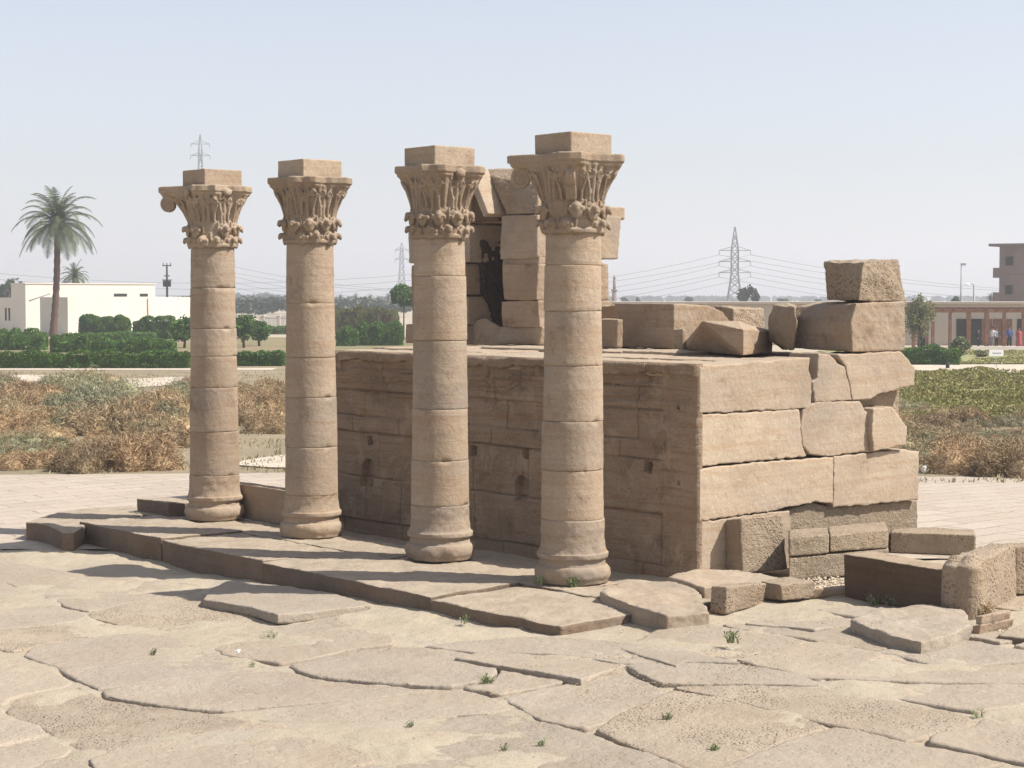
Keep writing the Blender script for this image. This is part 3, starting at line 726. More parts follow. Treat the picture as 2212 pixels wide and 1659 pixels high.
# right hand stack on the end wall
GB = 'loose blocks lying on the temple wall'
def hullpts(name, pts, mat, label, cat='stone block', group=None, parent=None, vox=.035, big=.06, small=.025, **k):
    o = make(name, *hull(pts), mat, parent); weather(o, vox, big, small, **k)
    if not parent: tag(o, label, cat, group)
    return o
P = [on_v(a, b, 0) for a, b in ((1842, 761), (1955, 758), (1955, 651), (1850, 655), (1838, 700))]
P += [on_v(a, b, .0) + DL * 1.5 for a, b in ((1955, 754), (1955, 652))] + [on_v(1775, 651, 1.35), on_v(1722, 663, 1.5), on_v(1712, 690, 1.4), on_v(1716, 752, 1.35)]
hullpts('stone_block', P, M_STONE, 'large square cut block with a cracked hollow left side, carrying the topmost block', group=GB, vox=.03)
pz = on_v(1857, 649.5, .06).z
cblock('stone_block', 1857, 649.5, pz, 567, 1787, 1955, M_ROUGH, 'topmost block, rough and alone at the right end of the wall against the sky', group=GB, big=.17, small=.05, jit=.09, seed=3, taper=.05)
P = [on_v(a, b, v_) for a, b, v_ in ((1714, 756, 1.0), (1690, 756, 1.6), (1662, 735, 1.8), (1660, 690, 1.8), (1672, 660, 1.7), (1698, 655, 1.6), (1716, 662, 1.0), (1722, 700, .9), (1700, 700, 2.5), (1720, 660, 2.4), (1720, 750, 2.4))]
hullpts('stone_block', P, M_ROUGH, 'narrow crumbling block wedged left of the hollow sided block', group=GB, big=.1, small=.05)
# lying triangular fragment
zt = 3.07; f0 = on_z(1606, 768, zt); f1 = on_z(1479, 756, zt); f2 = on_z(1668, 762, zt)
lift = lambda p, py: p + UZ * solve_z(p, py)
P = [f0, f1, f2, lift(f1, 739), lift(f0, 712), lift(f2, 716), lift(f2 + DL * .7, 706), lift(f0 + DL * .9, 694), lift(f0 + DL * .5 + DR * .4, 693), f1 + DR * .8, f2 + DL * .8, lift(f1 + DL * .1 + DR * .5, 713)]
hullpts('stone_block', P, M_STONE, 'wedge shaped fallen fragment lying in front on the wall top, sunlit sloping upper face', group=GB, vox=.03)
# voussoir with curved shoulder
q0 = on_z(1455, 753, 3.08); vM = (q0 - O).dot(DL); uM = (q0 - O).dot(DR)
P = [on_v(a, b, vM) for a, b in ((1455, 753), (1560, 757), (1578, 696), (1562, 674), (1532, 661), (1455, 656))]
bl = solve_x(q0, DL, 1328)
P += [p + DL * bl * 1.0 for p in P[:2] + P[3:]]
hullpts('stone_block', P, M_STONE, 'big block with a rounded right shoulder behind the wedge fragment', group=GB, vox=.035, big=.05)
cblock('stone_block', 1474, 757, 3.07, 711, 1455, 1481, M_STONE, 'tiny upright stone in front of the round shouldered block', group=GB, vox=.02, big=.02, small=.01, jit=.01, seed=5)
cblock('stone_block', 1332, 752, 3.08, 690, 1290, 1345, M_STONE, 'low block with a pale top between the nearest column and the round shouldered block', group=GB, seed=6)
cblock('stone_block', 1340, 742, 3.08, 660, 1270, 1352, M_STONE, 'dark jagged stone peeping out right of the nearest column', group=GB, seed=7, big=.1)
cblock('stone_block', 1586, 738, 3.08, 664, 1545, 1652, M_ROUGH, 'rough block behind the wedge fragment with a notch on top', group=GB, seed=8, big=.09, small=.05)

# ------------------------------------------------------------------ ruined gate on the wall
gate = thing('ruined_gateway', on_z(1100, 744, 3.05), 'tall ruined gateway of stacked blocks standing on the temple wall between the two right columns', 'gateway')
gk = dict(parent=gate, vox=.035)
# right pier
pz0 = 3.05; p0 = on_z(1164, 747, pz0)
uP, vP = (p0 - O).dot(DR), (p0 - O).dot(DL)
print('PIER', uP, vP)
def pier(xl, xe, xr, y0, y1, mat, seed, push=0, big=.05, vox=.035):
    # block standing with its front vertical edge on the pier corner line
    q = p0 + DR * solve_x(p0, DR, xe) if abs(xe - 1164) > .5 else p0.copy()
    q = q - UZ * 0
    zb_, zt_ = solve_z(q, y0), solve_z(q, y1)
    a = solve_x(q, DR, xr); b = solve_x(q, DL, xl); r = random.Random(seed)
    j = lambda: Vector((r.uniform(-.035, .035), r.uniform(-.035, .035), r.uniform(-.02, .02)))
    P = [q + DR * s + DL * t + UZ * z + j() for z in (zb_, zt_) for s, t in ((0, 0), (a, 0), (a, b), (0, b))]
    return weather(make('gate_block', *hull(P), mat, gate), vox, big, .02)
pier(1078, 1168, 1318, 746, 706, M_STONE, 1, big=.09)
pier(1085, 1162, 1320, 706, 650, M_STONE, 2, big=.07)
pier(1088, 1160, 1316, 648, 570, M_STONE, 3, big=.10)
pier(1082, 1162, 1338, 557, 463, M_LIT, 4, big=.03)
pier(1084, 1163, 1300, 570, 556, M_STONE, 9, big=.04)
def gp(px, py, u_, ): return on_u(px, py, u_)
vL = (gp(1012, 600, uP) - O).dot(DL)
# leaning cap stones
bq = p0 + DL * solve_x(p0, DL, 1084)
P = [gp(1049, 366, uP), gp(1076, 367, uP), gp(1095, 463, uP), gp(1085, 466, uP), gp(1069, 426, uP), gp(1048, 380, uP)]
P += [gp(1160, 400, uP), gp(1165, 461, uP), gp(1135, 366, uP)] + [p + DR * 1.1 for p in P]
P2 = [gp(1095, 463, uP), gp(1163, 461, uP), gp(1163, 400, uP + .2), gp(1130, 364, uP + .5), gp(1074, 367, uP + .3), gp(1150, 372, uP + 1.1), gp(1085, 366, uP + 1.1), gp(1100, 462, uP + 1.4), gp(1200, 462, uP + 1.2), gp(1052, 366, uP + .35), gp(1058, 380, uP + .1)]
weather(make('gate_block', *hull(P2), M_ROUGH, gate), .03, .05, .04)
# left sloping stone closing the gable
P3_ = [gp(1085, 467, uP), gp(1066, 400, uP + .1), gp(1042, 372, uP + .1), gp(1000, 372, uP + .15), gp(960, 440, uP), gp(960, 480, uP), gp(1075, 479, uP)]
o_ = [p + DR * 1.3 for p in P3_]
weather(make('gate_block', *hull([gp(1050, 405, uP + .12), gp(1078, 478, uP + .1), gp(940, 478, uP), gp(940, 380, uP), gp(1030, 376, uP + .1)] + [p + DR * 1.2 for p in (gp(1050, 405, uP), gp(1070, 474, uP), gp(940, 478, uP), gp(940, 380, uP))]), M_DKST, gate), .035, .05, .02)  # dark colour paints the shade on the underside of the arch
P4 = [gp(1028, 372, uP), gp(1044, 366, uP), gp(1058, 400, uP), gp(1082, 462, uP), gp(1072, 470, uP), gp(1052, 420, uP), gp(1036, 396, uP)]
weather(make('gate_block', *prism([p - DR * .32 for p in P4], DR * .45), M_LIT, gate), .025, .03, .02)
weather(make('gate_block', *hull([uv(uP + u_, vL - .06 + w_, z_) for u_, z_ in ((.85, 3.1), (.45, 3.8), (.6, 4.4), (.25, 5.12), (1.7, 3.1), (1.7, 5.12)) for w_ in (0, .12)]), M_PASSAGE_SHADE, gate), .03, .42, .09, bigscale=.38, smallscale=.12)  # added lining, painted near black to darken the passage like shade
# left pier
vl0 = (gp(1012, 600, uP) - O).dot(DL)
def lpier(xl, xr_, y0, y1, mat, seed, big=.06, deep=1.6):
    q0_ = gp(xr_, y0, uP); q1_ = gp(xr_, y1, uP); l0 = gp(xl, y0, uP); l1 = gp(xl, y1, uP)
    q1_ = q0_ + UZ * solve_z(q0_, y1); l0 = q0_ + DL * solve_x(q0_, DL, xl); l1 = l0 + UZ * (q1_.z - q0_.z)
    P = [q0_, q1_, l0, l1]; P += [p + DR * deep for p in P]
    return weather(make('gate_block', *hull(P), mat, gate), .04, big, .02)
lpier(876, 1008, 745, 703, M_STONE, 1)
lpier(890, 1012, 701, 640, M_STONE, 2)
lpier(888, 1006, 638, 570, M_STONE, 3)
lpier(882, 1014, 566, 484, M_LIT, 4)
lpier(905, 1016, 482, 376, M_STONE, 5)
weather(make('gate_block', *hull([gp(x_, y_, uP + .02) + DR * d_ for x_, y_ in ((930, 480), (930, 440), (1160, 440), (1160, 468), (1080, 480)) for d_ in (.25, 2.3)]), M_STONE, gate), .04, .04, .02)
# back wall of the passage, shade put into its dark colour, and floor rubble
weather(make('gate_block', *hull([gp(1000, y_, uP + 1.7) + DR * d_ for y_ in (742, 484) for d_ in (0, .5)] + [gp(1200, y_, uP + 1.7) + DR * d_ for y_ in (742, 499) for d_ in (0, .5)]), M_PASSAGE_SHADE, gate), .05, .08, .03)
weather(make('gate_block', *hull([gp(a, b, uP + d_) for a, b in ((1008, 742), (1082, 746), (1080, 705), (1050, 688), (1010, 700)) for d_ in (.15, 1.5)]), M_STONE, gate), .035, .09, .03)
weather(make('gate_block', *hull([gp(a, b, uP + d_) for a, b in ((1018, 640), (1046, 560), (1062, 500), (1050, 500), (1016, 560)) for d_ in (1.0, 1.5)]), M_STONE, gate), .035, .07, .03)

# ------------------------------------------------------------------ stones at the foot of the ruin
GF = 'loose stones at the foot of the temple wall'
cblock('stone_block', 1604, 1240, -.02, 1124, 1566, 1702, M_ROUGH, 'upright chiselled block standing against the sunlit end wall, casting a shadow on it', group=GF, ang=R(-8), big=.05, small=.03, seed=11, jit=.04, taper=.04)
pL = on_z(1706, 1252, -.06)
def course(x0, x1, z0, h, name, label, seed, back=1.0, off=0.):
    dr = Matrix.Rotation(R(-10), 3, 'Z') @ DR; dl = Vector((.14, 1, 0)).normalized(); r = random.Random(seed)
    a0, a1 = solve_x(pL, dr, x0), solve_x(pL, dr, x1)
    P = [pL + dr * a + dl * b + UZ * (z + r.uniform(-.015, .015)) for a in (a0, a1) for b in (off, back) for z in (z0, z0 + h)]
    o = make(name, *hull(P), M_CONG); weather(o, .035, .04, .03); tag(o, label, 'stone block', GF)
course(1705, 1920, -.02, .33, 'stone_block', 'lower course of the low pebbly wall right of the upright chiselled block', 63, .9, .02)
course(1704, 1790, .33, .27, 'stone_block', 'ribbed block on the left end of the low pebbly wall', 61, 1.0)
course(1792, 1918, .33, .27, 'stone_block', 'long upper block of the low pebbly wall, behind the dark fronted block', 62, 1.1, .03)
P = [on_z(a, b, .27) for a, b in ((1924, 1149), (2012, 1150), (2108, 1156), (1932, 1139), (2020, 1139), (2104, 1144))]
o = make('low_wall', *hull(P + [p - UZ * .33 for p in P]), M_CONG); weather(o, .03, .04, .025); tag(o, 'farther low kerb of pebbly stone between the wall corner and the terrace', 'low wall')
# dark fronted block
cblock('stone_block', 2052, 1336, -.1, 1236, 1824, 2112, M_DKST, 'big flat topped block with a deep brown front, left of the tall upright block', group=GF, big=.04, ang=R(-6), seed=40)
# upright slab with grooved end
o, q2, a_, b_, h_ = cblock('stone_block', 2102, 1340, -.1, 1214, 2042, 2196, M_ROUGH, 'tall upright block with a rounded grooved end and dry weeds at its foot', group=GF, big=.08, small=.035, vox=.03, ang=R(21), seed=41, jit=.03)
mb = MB(); dl2 = Matrix.Rotation(R(21), 3, 'Z') @ DL; dr2 = Matrix.Rotation(R(21), 3, 'Z') @ DR
for t_, s_ in ((.2, .22), (.74, .19)):
    c_ = q2 + dl2 * b_ * t_ + dr2 * .05
    mb.add(tubevf([c_, c_ + UZ * h_ * .5, c_ + UZ * (h_ * .86), c_ + dr2 * .12 + UZ * (h_ * .99)], [s_ * .8, s_ * .82, s_ * .8, s_ * .55], 16))
o2 = mb.make('grooved_end', M_ROUGH, None, smooth=True); o2.parent = o; o2.location = o2.location - o.location; weather(o2, .03, .05, .02)
e0 = q2 + dr2 * (a_ + .025); r_ = random.Random(15)
hullpts('stone_block', [e0 + Vector((.97, .24, 0)) * t + dl2 * w_ + UZ * (z + r_.uniform(-.03, .03)) for t in (0, 1.4) for w_ in (.02, b_) for z in (0, h_ * .97)], M_ROUGH, 'block cut off by the right edge of the view, behind a dark vertical crack', group=GF)
slab('stone_slab', [(1838, 1340), (1900, 1312), (2010, 1308), (2085, 1318), (2096, 1350), (2060, 1368), (1990, 1386), (1925, 1372)], .06, .24, M_PAVE, 'tilted rounded slab in front of the dark fronted block, a shadow across its middle', 'stone slab', GF, big=.14)
cblock('stone_block', 2115, 1374, -.1, 1352, 2100, 2185, M_STONE, 'small cracked stone under the tall upright block', group=GF, vox=.025, big=.05, seed=16)
cblock('stone_block', 2120, 1352, .02, 1330, 2108, 2180, M_STONE, 'thin split stone resting on the small cracked stone', group=GF, vox=.025, big=.05, seed=17, h=.1)
slab('stone_slab', [(2155, 1372), (2180, 1352), (2250, 1345), (2250, 1382)], -.03, .1, M_KERB, 'low slab running out of the right edge of the view', 'stone slab', GF)
slab('stone_slab', [(1300, 1282), (1345, 1254), (1430, 1252), (1505, 1268), (1532, 1322), (1440, 1330), (1380, 1312)], .07, .32, M_LIT, 'broad pale slab with a dark undercut right side, beside the nearest column', 'stone slab', GF, big=.16)
slab('stone_slab', [(1442, 1246), (1500, 1228), (1590, 1232), (1690, 1250), (1700, 1262), (1600, 1262), (1520, 1268)], .12, .22, M_LIT, 'thin pointed slab at the foot of the temple wall corner', 'stone slab', GF, big=.11)
cblock('stone_block', 1568, 1326, -.1, 1294, 1534, 1650, M_ROUGH, 'small boxy rubble block standing alone between the flat slabs', group=GF, vox=.025, big=.06, seed=18, ang=R(12), jit=.04, h=.31)
cblock('stone_block', 1690, 1300, -.06, 1275, 1640, 1760, M_ROUGH, 'half buried block with a pebbly front, behind the small boxy block', group=GF, vox=.03, big=.07, seed=19, h=.24)
cblock('stone_block', 1757, 1292, -.08, 1262, 1750, 1830, M_STONE, 'flat stone at the foot of the long low pebbly block', group=GF, vox=.03, big=.06, seed=21, h=.12, ang=R(-20))
# stones behind the left columns
cblock('stone_slab', 362, 1119, -.04, 1088, 296, 430, M_KERB, 'broken slab end jutting left beside the leftmost column', cat='stone slab', big=.08, seed=22)
cblock('stone_block', 640, 1141, -.04, 1064, 430, 665, M_STONE, 'long dark stone bench between the two left columns, its front in full shade', big=.04, seed=23)

# gravel of white chips near the rubble, and pebbles over the sand
def scatter(name, areas, mat, seed):
    r = random.Random(seed); V = []; Fc = []
    for (x0, y0, x1, y1, n, s0, s1) in areas:
        for _ in range(n):
            q = on_z(r.uniform(x0, x1), r.uniform(y0, y1), -.18); z = gz(q.x, q.y) + .02; s = r.uniform(s0, s1) * (1 + .8 * (r.random() < .05))
            k = len(V)
            pts = [Vector((r.gauss(0, 1), r.gauss(0, 1), r.gauss(0, .6))).normalized() * s for _ in range(6)]
            pts = [Vector((s, 0, 0)), Vector((0, s * r.uniform(.5, 1), 0)), Vector((-s * r.uniform(.6, 1), 0, 0)), Vector((0, -s, 0)), Vector((0, 0, s * .7)), Vector((0, 0, -s * .7))]
            rt_ = Matrix.Rotation(r.uniform(0, 6), 3, 'Z') @ Matrix.Rotation(r.uniform(-.5, .5), 3, 'X')
            V += [tuple(rt_ @ p + Vector((q.x, q.y, z + s * .2))) for p in pts]
            Fc += [[k + a, k + b, k + 4] for a, b in ((0, 1), (1, 2), (2, 3), (3, 0))] + [[k + b, k + a, k + 5] for a, b in ((0, 1), (1, 2), (2, 3), (3, 0))]
    return make(name, V, Fc, mat, origin=(0, 0, 0), smooth=False)
tag(scatter('gravel', [(1735, 1262, 1840, 1296, 260, .015, .035), (2120, 1368, 2212, 1384, 60, .01, .03), (1500, 1300, 1560, 1335, 60, .01, .025)], plainmat('pale_chips', (.5, .42, .32), .9, .2, 5), 1), 'scattered pale stone chips lying between the rubble blocks', 'gravel', kind='stuff')
tag(scatter('pebbles', [(1240, 1420, 1640, 1520, 1100, .004, .012), (0, 1200, 2212, 1659, 2600, .003, .009), (640, 1320, 960, 1420, 300, .004, .011), (1500, 1330, 2212, 1420, 300, .004, .011)], plainmat('brown_pebbles', (.42, .32, .22), .9, .35, 5), 2), 'tiny brown pebbles strewn over the sandy paving', 'pebbles', kind='stuff')

# ------------------------------------------------------------------ vegetation
def quads(C, size, asp, seed, up=.0, normal=None):
    r = np.random.default_rng(seed); n = len(C)
    a = r.normal(size=(n, 3)); a[:, 2] += up; a /= np.linalg.norm(a, axis=1)[:, None]
    b = r.normal(size=(n, 3)); b -= a * (a * b).sum(1)[:, None]; b /= np.linalg.norm(b, axis=1)[:, None]
    s = (size * r.uniform(.6, 1.4, n))[:, None]; l = a * s; wv = b * s * asp
    V = np.stack([C - l, C + wv * .9 - l * .1, C + l, C - wv * .9 - l * .1], 1).reshape(-1, 3)
    return V, np.arange(4 * n).reshape(n, 4)
def hedge(name, xa, xb, yb, h, depth, mat, label, cat, leaf=.085, dens=170, ang=0, roundness=.15, seed=1, mb_core=True, zb=-.33):
    a = on_z(xa, yb, zb); b = on_z(xb, yb, zb); L = (b - a).length; ex = (b - a).normalized(); ex = Matrix.Rotation(ang, 3, 'Z') @ ex; ey = Vector((-ex.y, ex.x, 0))
    r = np.random.default_rng(seed); n = int(dens * (2 * h * (L + depth) + L * depth)); n = min(n, 26000)
    # points on the rounded box surface
    t = r.random((n, 3)); face = r.random(n); wts = np.array([L * h, L * h, L * depth, depth * h, depth * h]); wts = np.cumsum(wts / wts.sum())
    f = np.searchsorted(wts, face)
    t[f == 0, 1] = 0; t[f == 1, 1] = 1; t[f == 2, 2] = 1; t[f == 3, 0] = 0; t[f == 4, 0] = 1
    # round it
    cx_ = (t[:, 0] - .5) * L; cy_ = (t[:, 1] - .5) * depth; cz_ = t[:, 2] * h
    rd = roundness * min(h, depth)
    ix = np.clip(cx_, -L / 2 + rd, L / 2 - rd); iy = np.clip(cy_, -depth / 2 + rd, depth / 2 - rd); iz = np.clip(cz_, 0, h - rd)
    d = np.stack([cx_ - ix, cy_ - iy, cz_ - iz], 1); dl = np.linalg.norm(d, axis=1); k = np.where(dl > rd, rd / np.maximum(dl, 1e-6), 1)[:, None]
    p = np.stack([ix, iy, iz], 1) + d * k
    p += r.normal(size=(n, 3)) * .04 + (vnoise(p[:, 0] + 50, p[:, 2] + 50, .5, seed)[:, None]) * np.array([.1, -.30, .38]) * min(1.6, h)
    Pw = np.array(a.lerp(b, .5))[None] + p[:, :1] * np.array(ex) + (p[:, 1:2] + depth / 2) * np.array(ey) + p[:, 2:] * np.array(UZ)
    V, Q = quads(Pw, leaf, .6, seed)
    o0 = Vector(a.lerp(b, .5)) + ey * depth / 2
    th = thing(name, o0, label, cat) 
    make('foliage', V, Q, mat, th, smooth=False)
    c = boxvf(o0 + UZ * (h * .46), L - .25, depth - .25 if depth > .5 else depth * .6, h * .92 - .1, ex, ey); make('inner_foliage', c[0], c[1], mat, th, smooth=False)
    return th
def mpx(py, z=-.33): return F / on_z(1106, py, z).y
hedge('hedge', -60, 408, 797, .93, .9, M_HEDGE, 'long clipped front hedge running left from behind the leftmost column', 'hedge', seed=1, dens=330, leaf=.07)
hedge('hedge', 412, 612, 792, .85, .9, M_HEDGE, 'clipped front hedge visible between the two left columns', 'hedge', seed=2, dens=330, leaf=.07)
hedge('shrub', -40, 92, 757, 1.45, 2.2, M_SHRUB, 'bright green rounded shrub at the left edge behind the front hedge', 'shrub', seed=3, roundness=.48, leaf=.11)
hedge('shrub', 106, 190, 762, 1.35, 2.0, M_SHRUB, 'round green shrub right of the foot of the tall palm', 'shrub', seed=4, roundness=.48, leaf=.11)
hedge('shrub', 196, 372, 765, 1.05, 2.0, M_SHRUB, 'long low green shrub mass behind the front hedge', 'shrub', seed=5, roundness=.45, leaf=.11)
hedge('shrub', 180, 330, 738, .8, 2.0, M_SHRUB, 'low shrubs at the base of the square clipped hedges', 'shrub', seed=45, roundness=.45, leaf=.11)
hedge('hedge', 168, 275, 730, 2.15, 2.4, M_HEDGE, 'tall square clipped hedge block in front of the white building, its left corner rounded', 'hedge', seed=6, roundness=.35, leaf=.12)
hedge('hedge', 287, 372, 733, 2.0, 2.2, M_HEDGE, 'square clipped hedge block left of the leftmost column', 'hedge', seed=7, roundness=.2, leaf=.12)
hedge('hedge', 727, 771, 748, 1.5, 1.6, M_HEDGE, 'small clipped bush just right of the second column', 'hedge', seed=8, roundness=.3, leaf=.1)
hedge('hedge', 770, 868, 747, 1.95, 2.0, M_HEDGE, 'dense clipped bush left of the ruined gateway', 'hedge', seed=9, roundness=.35, leaf=.1)
hedge('hedge', 715, 858, 722, 3.0, 3.0, M_HEDGE2, 'broad reddish green hedge behind the two clipped bushes', 'hedge', seed=10, roundness=.45, leaf=.15)
hedge('hedge', 560, 640, 722, .8, 3, M_SHRUB, 'low green hedge strip between the two left columns', 'hedge', seed=11, roundness=.3, leaf=.14)
hedge('hedge', 1956, 2050, 787, 1.02, 1.6, M_HEDGE, 'dark square hedge beside the path at the far right', 'hedge', seed=12, roundness=.15, leaf=.08, dens=260)
hedge('shrub', 2044, 2076, 789, 1.0, 1.2, M_SHRUB, 'small round green bush at the right end of the dark hedge', 'shrub', seed=13, roundness=.49, leaf=.08, dens=260)

def crown_pts(c, rx, ry, rz, n, seed, clumps=14, hollow=.5):
    r = np.random.default_rng(seed); K = r.normal(size=(clumps, 3)); K /= np.linalg.norm(K, axis=1)[:, None]; K *= (r.random(clumps) ** .5)[:, None] * .75
    k = r.integers(0, clumps, n); d = r.normal(size=(n, 3)); d /= np.linalg.norm(d, axis=1)[:, None]; rad = (r.random(n) ** .45)[:, None] * r.uniform(.25, .5, clumps)[k][:, None]
    return np.array(c)[None] + (K[k] + d * rad) * np.array([rx, ry, rz])[None]
def tree(name, px, yb, ytop, wpx, mat, label, cat='tree', leaf=.16, n=2500, zb=-.33, seed=1, Y=None, crown_frac=.7, clumps=14, tr=.12, group=None):
    b = on_z(px, yb, zb) if Y is None else Vector((on_Y(px, 640, Y).x, Y, zb))
    H = solve_z(b, ytop); sc = b.y / F; rx = wpx * sc / 2; th = thing(name, b, label, cat, group)
    rz = H * crown_frac / 2; cz = H - rz; r = random.Random(seed)
    mb = MB(); top = b + UZ * (cz + rz * .2)
    mb.add(tubevf([b, b + Vector((r.uniform(-.1, .1), 0, cz * .5)), top], [tr, tr * .75, tr * .3], 8))
    for _ in range(5):
        a = r.uniform(0, 6.28); s = b + UZ * (cz - rz * r.uniform(.2, .9)); mb.add(tubevf([s, s + Vector((math.cos(a) * rx * .6, math.sin(a) * rx * .6, rz * .7))], [tr * .45, tr * .12], 6))
    mb.make('trunk', M_BARK, th, smooth=True)
    V, Q = quads(crown_pts(b + UZ * cz, rx, rx, rz, n, seed, clumps), leaf, .6, seed)
    make('crown', V, Q, mat, th, smooth=False); return th
tree('pruned_tree', 398, 752, 680, 62, M_HEDGE, 'small pruned tree half hidden by the left side of the leftmost column', leaf=.13, crown_frac=.85, clumps=34, n=4500, seed=2, group='pruned trees behind the hedge')
tree('pruned_tree', 527, 752, 672, 66, M_HEDGE, 'pruned tree showing just right of the leftmost column', leaf=.13, crown_frac=.85, clumps=34, n=4000, seed=3, group='pruned trees behind the hedge')
tree('pruned_tree', 560, 748, 690, 52, M_HEDGE, 'smaller pruned tree, second to the right of the leftmost column', leaf=.13, crown_frac=.88, clumps=34, n=3500, seed=4, group='pruned trees behind the hedge')
tree('tree', 872, 735, 600, 62, M_HEDGE, 'thin trunked green tree showing left of the second column from the right', leaf=.16, crown_frac=.5, clumps=16, n=3500, seed=5, tr=.09)
tree('shrub', 2072, 770, 724, 50, M_OLIVE, 'loose grey green shrub in front of the pergola, above the dark hedge', cat='shrub', leaf=.11, crown_frac=.95, clumps=24, n=1500, seed=16, tr=.05)
tree('shrub', 2120, 772, 757, 40, M_OLIVE, 'low dry shrub in front of the white kerb by the notice board', cat='shrub', leaf=.1, crown_frac=.95, clumps=20, n=700, seed=17, tr=.04)
tree('tree', 1984, 760, 622, 74, M_OLIVE, 'thin feathery tree beside the pergola, right of the stacked wall blocks', leaf=.11, crown_frac=.85, clumps=30, n=2600, seed=6, tr=.1)

def palm(name, px, yb, ytop, wpx, label, zb=-.33, seed=1, Y=None, nf=54, trunk_r=.36, skew=0.0, leaf=.06, lean=0, group=None):
    b = on_z(px, yb, zb) if Y is None else Vector((on_Y(px, 640, Y).x, Y, zb))
    Ht = solve_z(b, ytop); sc = b.y / F; Lf = wpx * sc / 2 * 1.25; th = thing(name, b, label, 'palm tree', group)
    r = random.Random(seed); hc = Ht - Lf * .62; top = b + Vector((lean, 0, hc))
    mb = MB(); n = 26; P = []; Rr = []
    for i in range(n):
        t = i / (n - 1); P.append(b + Vector((lean * (1 - (1 - t) ** 2.2), 0, hc * t))); Rr.append(trunk_r * (1.0 if i % 2 else .84) * (1.1 - .15 * t) * (1 + .25 * (1 - t) ** 6))
    mb.add(tubevf(P, Rr, 10)); mb.make('trunk', M_BARK, th, smooth=True)
    V = []; Q = []
    for k in range(nf):
        a = k * 2.39996; el = R(84) - R(94) * (k / nf) ** 1.05; L = Lf * r.uniform(.85, 1.1); d = Vector((math.cos(a), math.sin(a), 0))
        p = top.copy(); v = d * math.cos(el) + UZ * math.sin(el); N = 16; dr_ = 1.5 if el > 0 else 1.1
        for s in range(N):
            q = p + v * (L / N); side = v.cross(UZ).normalized() if abs(v.z) < .99 else Vector((1, 0, 0)); upv = side.cross(v)
            wd = L * .17 * math.sin(math.pi * min(1, (s + 1.5) / (N + 1))) ** .7
            for sg in (-1, 1):
                for z_ in range(2):
                    m0 = p.lerp(q, z_ * .5 + .1); tip = m0 + side * sg * wd + v * wd * .75 - UZ * wd * .35 * r.uniform(.6, 1.3)
                    k0 = len(V); V += [tuple(m0), tuple(m0 + v * L / N * .42), tuple(tip)]; Q.append([k0, k0 + 1, k0 + 2])
            k0 = len(V); V += [tuple(p - upv * .02 * sc * 8), tuple(q - upv * .02 * sc * 8), tuple(q + upv * .02), tuple(p + upv * .02)]; Q.append([k0, k0 + 1, k0 + 2, k0 + 3])
            v = (v - UZ * dr_ * (.075 + .05 * s / N)).normalized(); p = q
    make('crown', V, Q, M_PALM, th, smooth=False); return th
palm('palm_tree', 114, 728, 420, 172, 'tall date palm with a drooping crown in front of the white building', seed=1, lean=.6)
palm('palm_tree', 162, 0, 574, 68, 'top of a palm peeping over the roof of the white building', seed=2, Y=235, nf=34)

# dry scrub bushes
def bush_mesh(seed, n=2600):
    r = np.random.default_rng(seed); K = 9; c = r.uniform(-1, 1, (K, 2)) * np.array([.75, .6]); hh = r.uniform(.35, .9, K); rr = r.uniform(.3, .55, K)
    k = r.integers(0, K, n); a = r.uniform(0, 6.283, n); ph = np.arccos(r.random(n)); ra = rr[k] * (r.random(n) ** .4) * (1 + .25 * r.random(n) * (r.random(n) < .3))
    P = np.stack([c[k, 0] + ra * np.sin(ph) * np.cos(a), c[k, 1] + ra * np.sin(ph) * np.sin(a), np.cos(ph) * hh[k] * ra / rr[k] * .8], 1)
    dirv = np.stack([np.sin(ph) * np.cos(a), np.sin(ph) * np.sin(a), np.cos(ph) * 1.3], 1) + r.normal(size=(n, 3)) * .95
    dirv /= np.linalg.norm(dirv, axis=1)[:, None]; b = np.cross(dirv, r.normal(size=(n, 3))); b /= np.linalg.norm(b, axis=1)[:, None]
    L = r.uniform(.04, .125, n)[:, None]; W = .0085
    V = np.stack([P - dirv * L * .5 - b * W, P - dirv * L * .5 + b * W, P + dirv * L * .8 + b * W * .4, P + dirv * L * .8 - b * W * .4], 1).reshape(-1, 3)
    V[:, 2] = np.maximum(V[:, 2], -.05)
    return V, np.arange(4 * n).reshape(n, 4), (c, hh, rr)
bush_src = []
for s in range(6):
    V, Q, (c, hh, rr) = bush_mesh(s + 1, 10500 if s < 4 else 7500)
    cm = MB()
    for k in range(len(hh)): cm.add(spherevf((c[k, 0], c[k, 1], 0), rr[k] * .70, rr[k] * .70, hh[k] * .58, None, 12, 8))
    mat = M_DRYG if s in (2, 5) else M_DRY
    V2 = np.concatenate([V, np.array(cm.V)]); F2 = [list(map(int, q)) for q in Q] + [[i + len(V) for i in f] for f in cm.F]
    me = bpy.data.meshes.new('dry_bush'); me.from_pydata(V2.tolist(), [], F2); me.update(); me.materials.append(mat); bush_src.append(me)
rb2 = random.Random(8); BL = []
def bush(px, py, wd, ht, s, label, group):
    q = on_z(px, py, -.31); o = bpy.data.objects.new('dry_bush', bush_src[s]); COL.objects.link(o); o.location = q
    o.scale = (wd / 2, wd / 2 * rb2.uniform(.9, 1.3), ht); o.rotation_euler = (0, 0, rb2.uniform(0, 6.28)); tag(o, label, 'bush', group)
    if label is None: BL.append((px, py, s, o, group))
GL, GR_ = 'dry bushes left of the columns', 'dry bushes right of the temple wall'
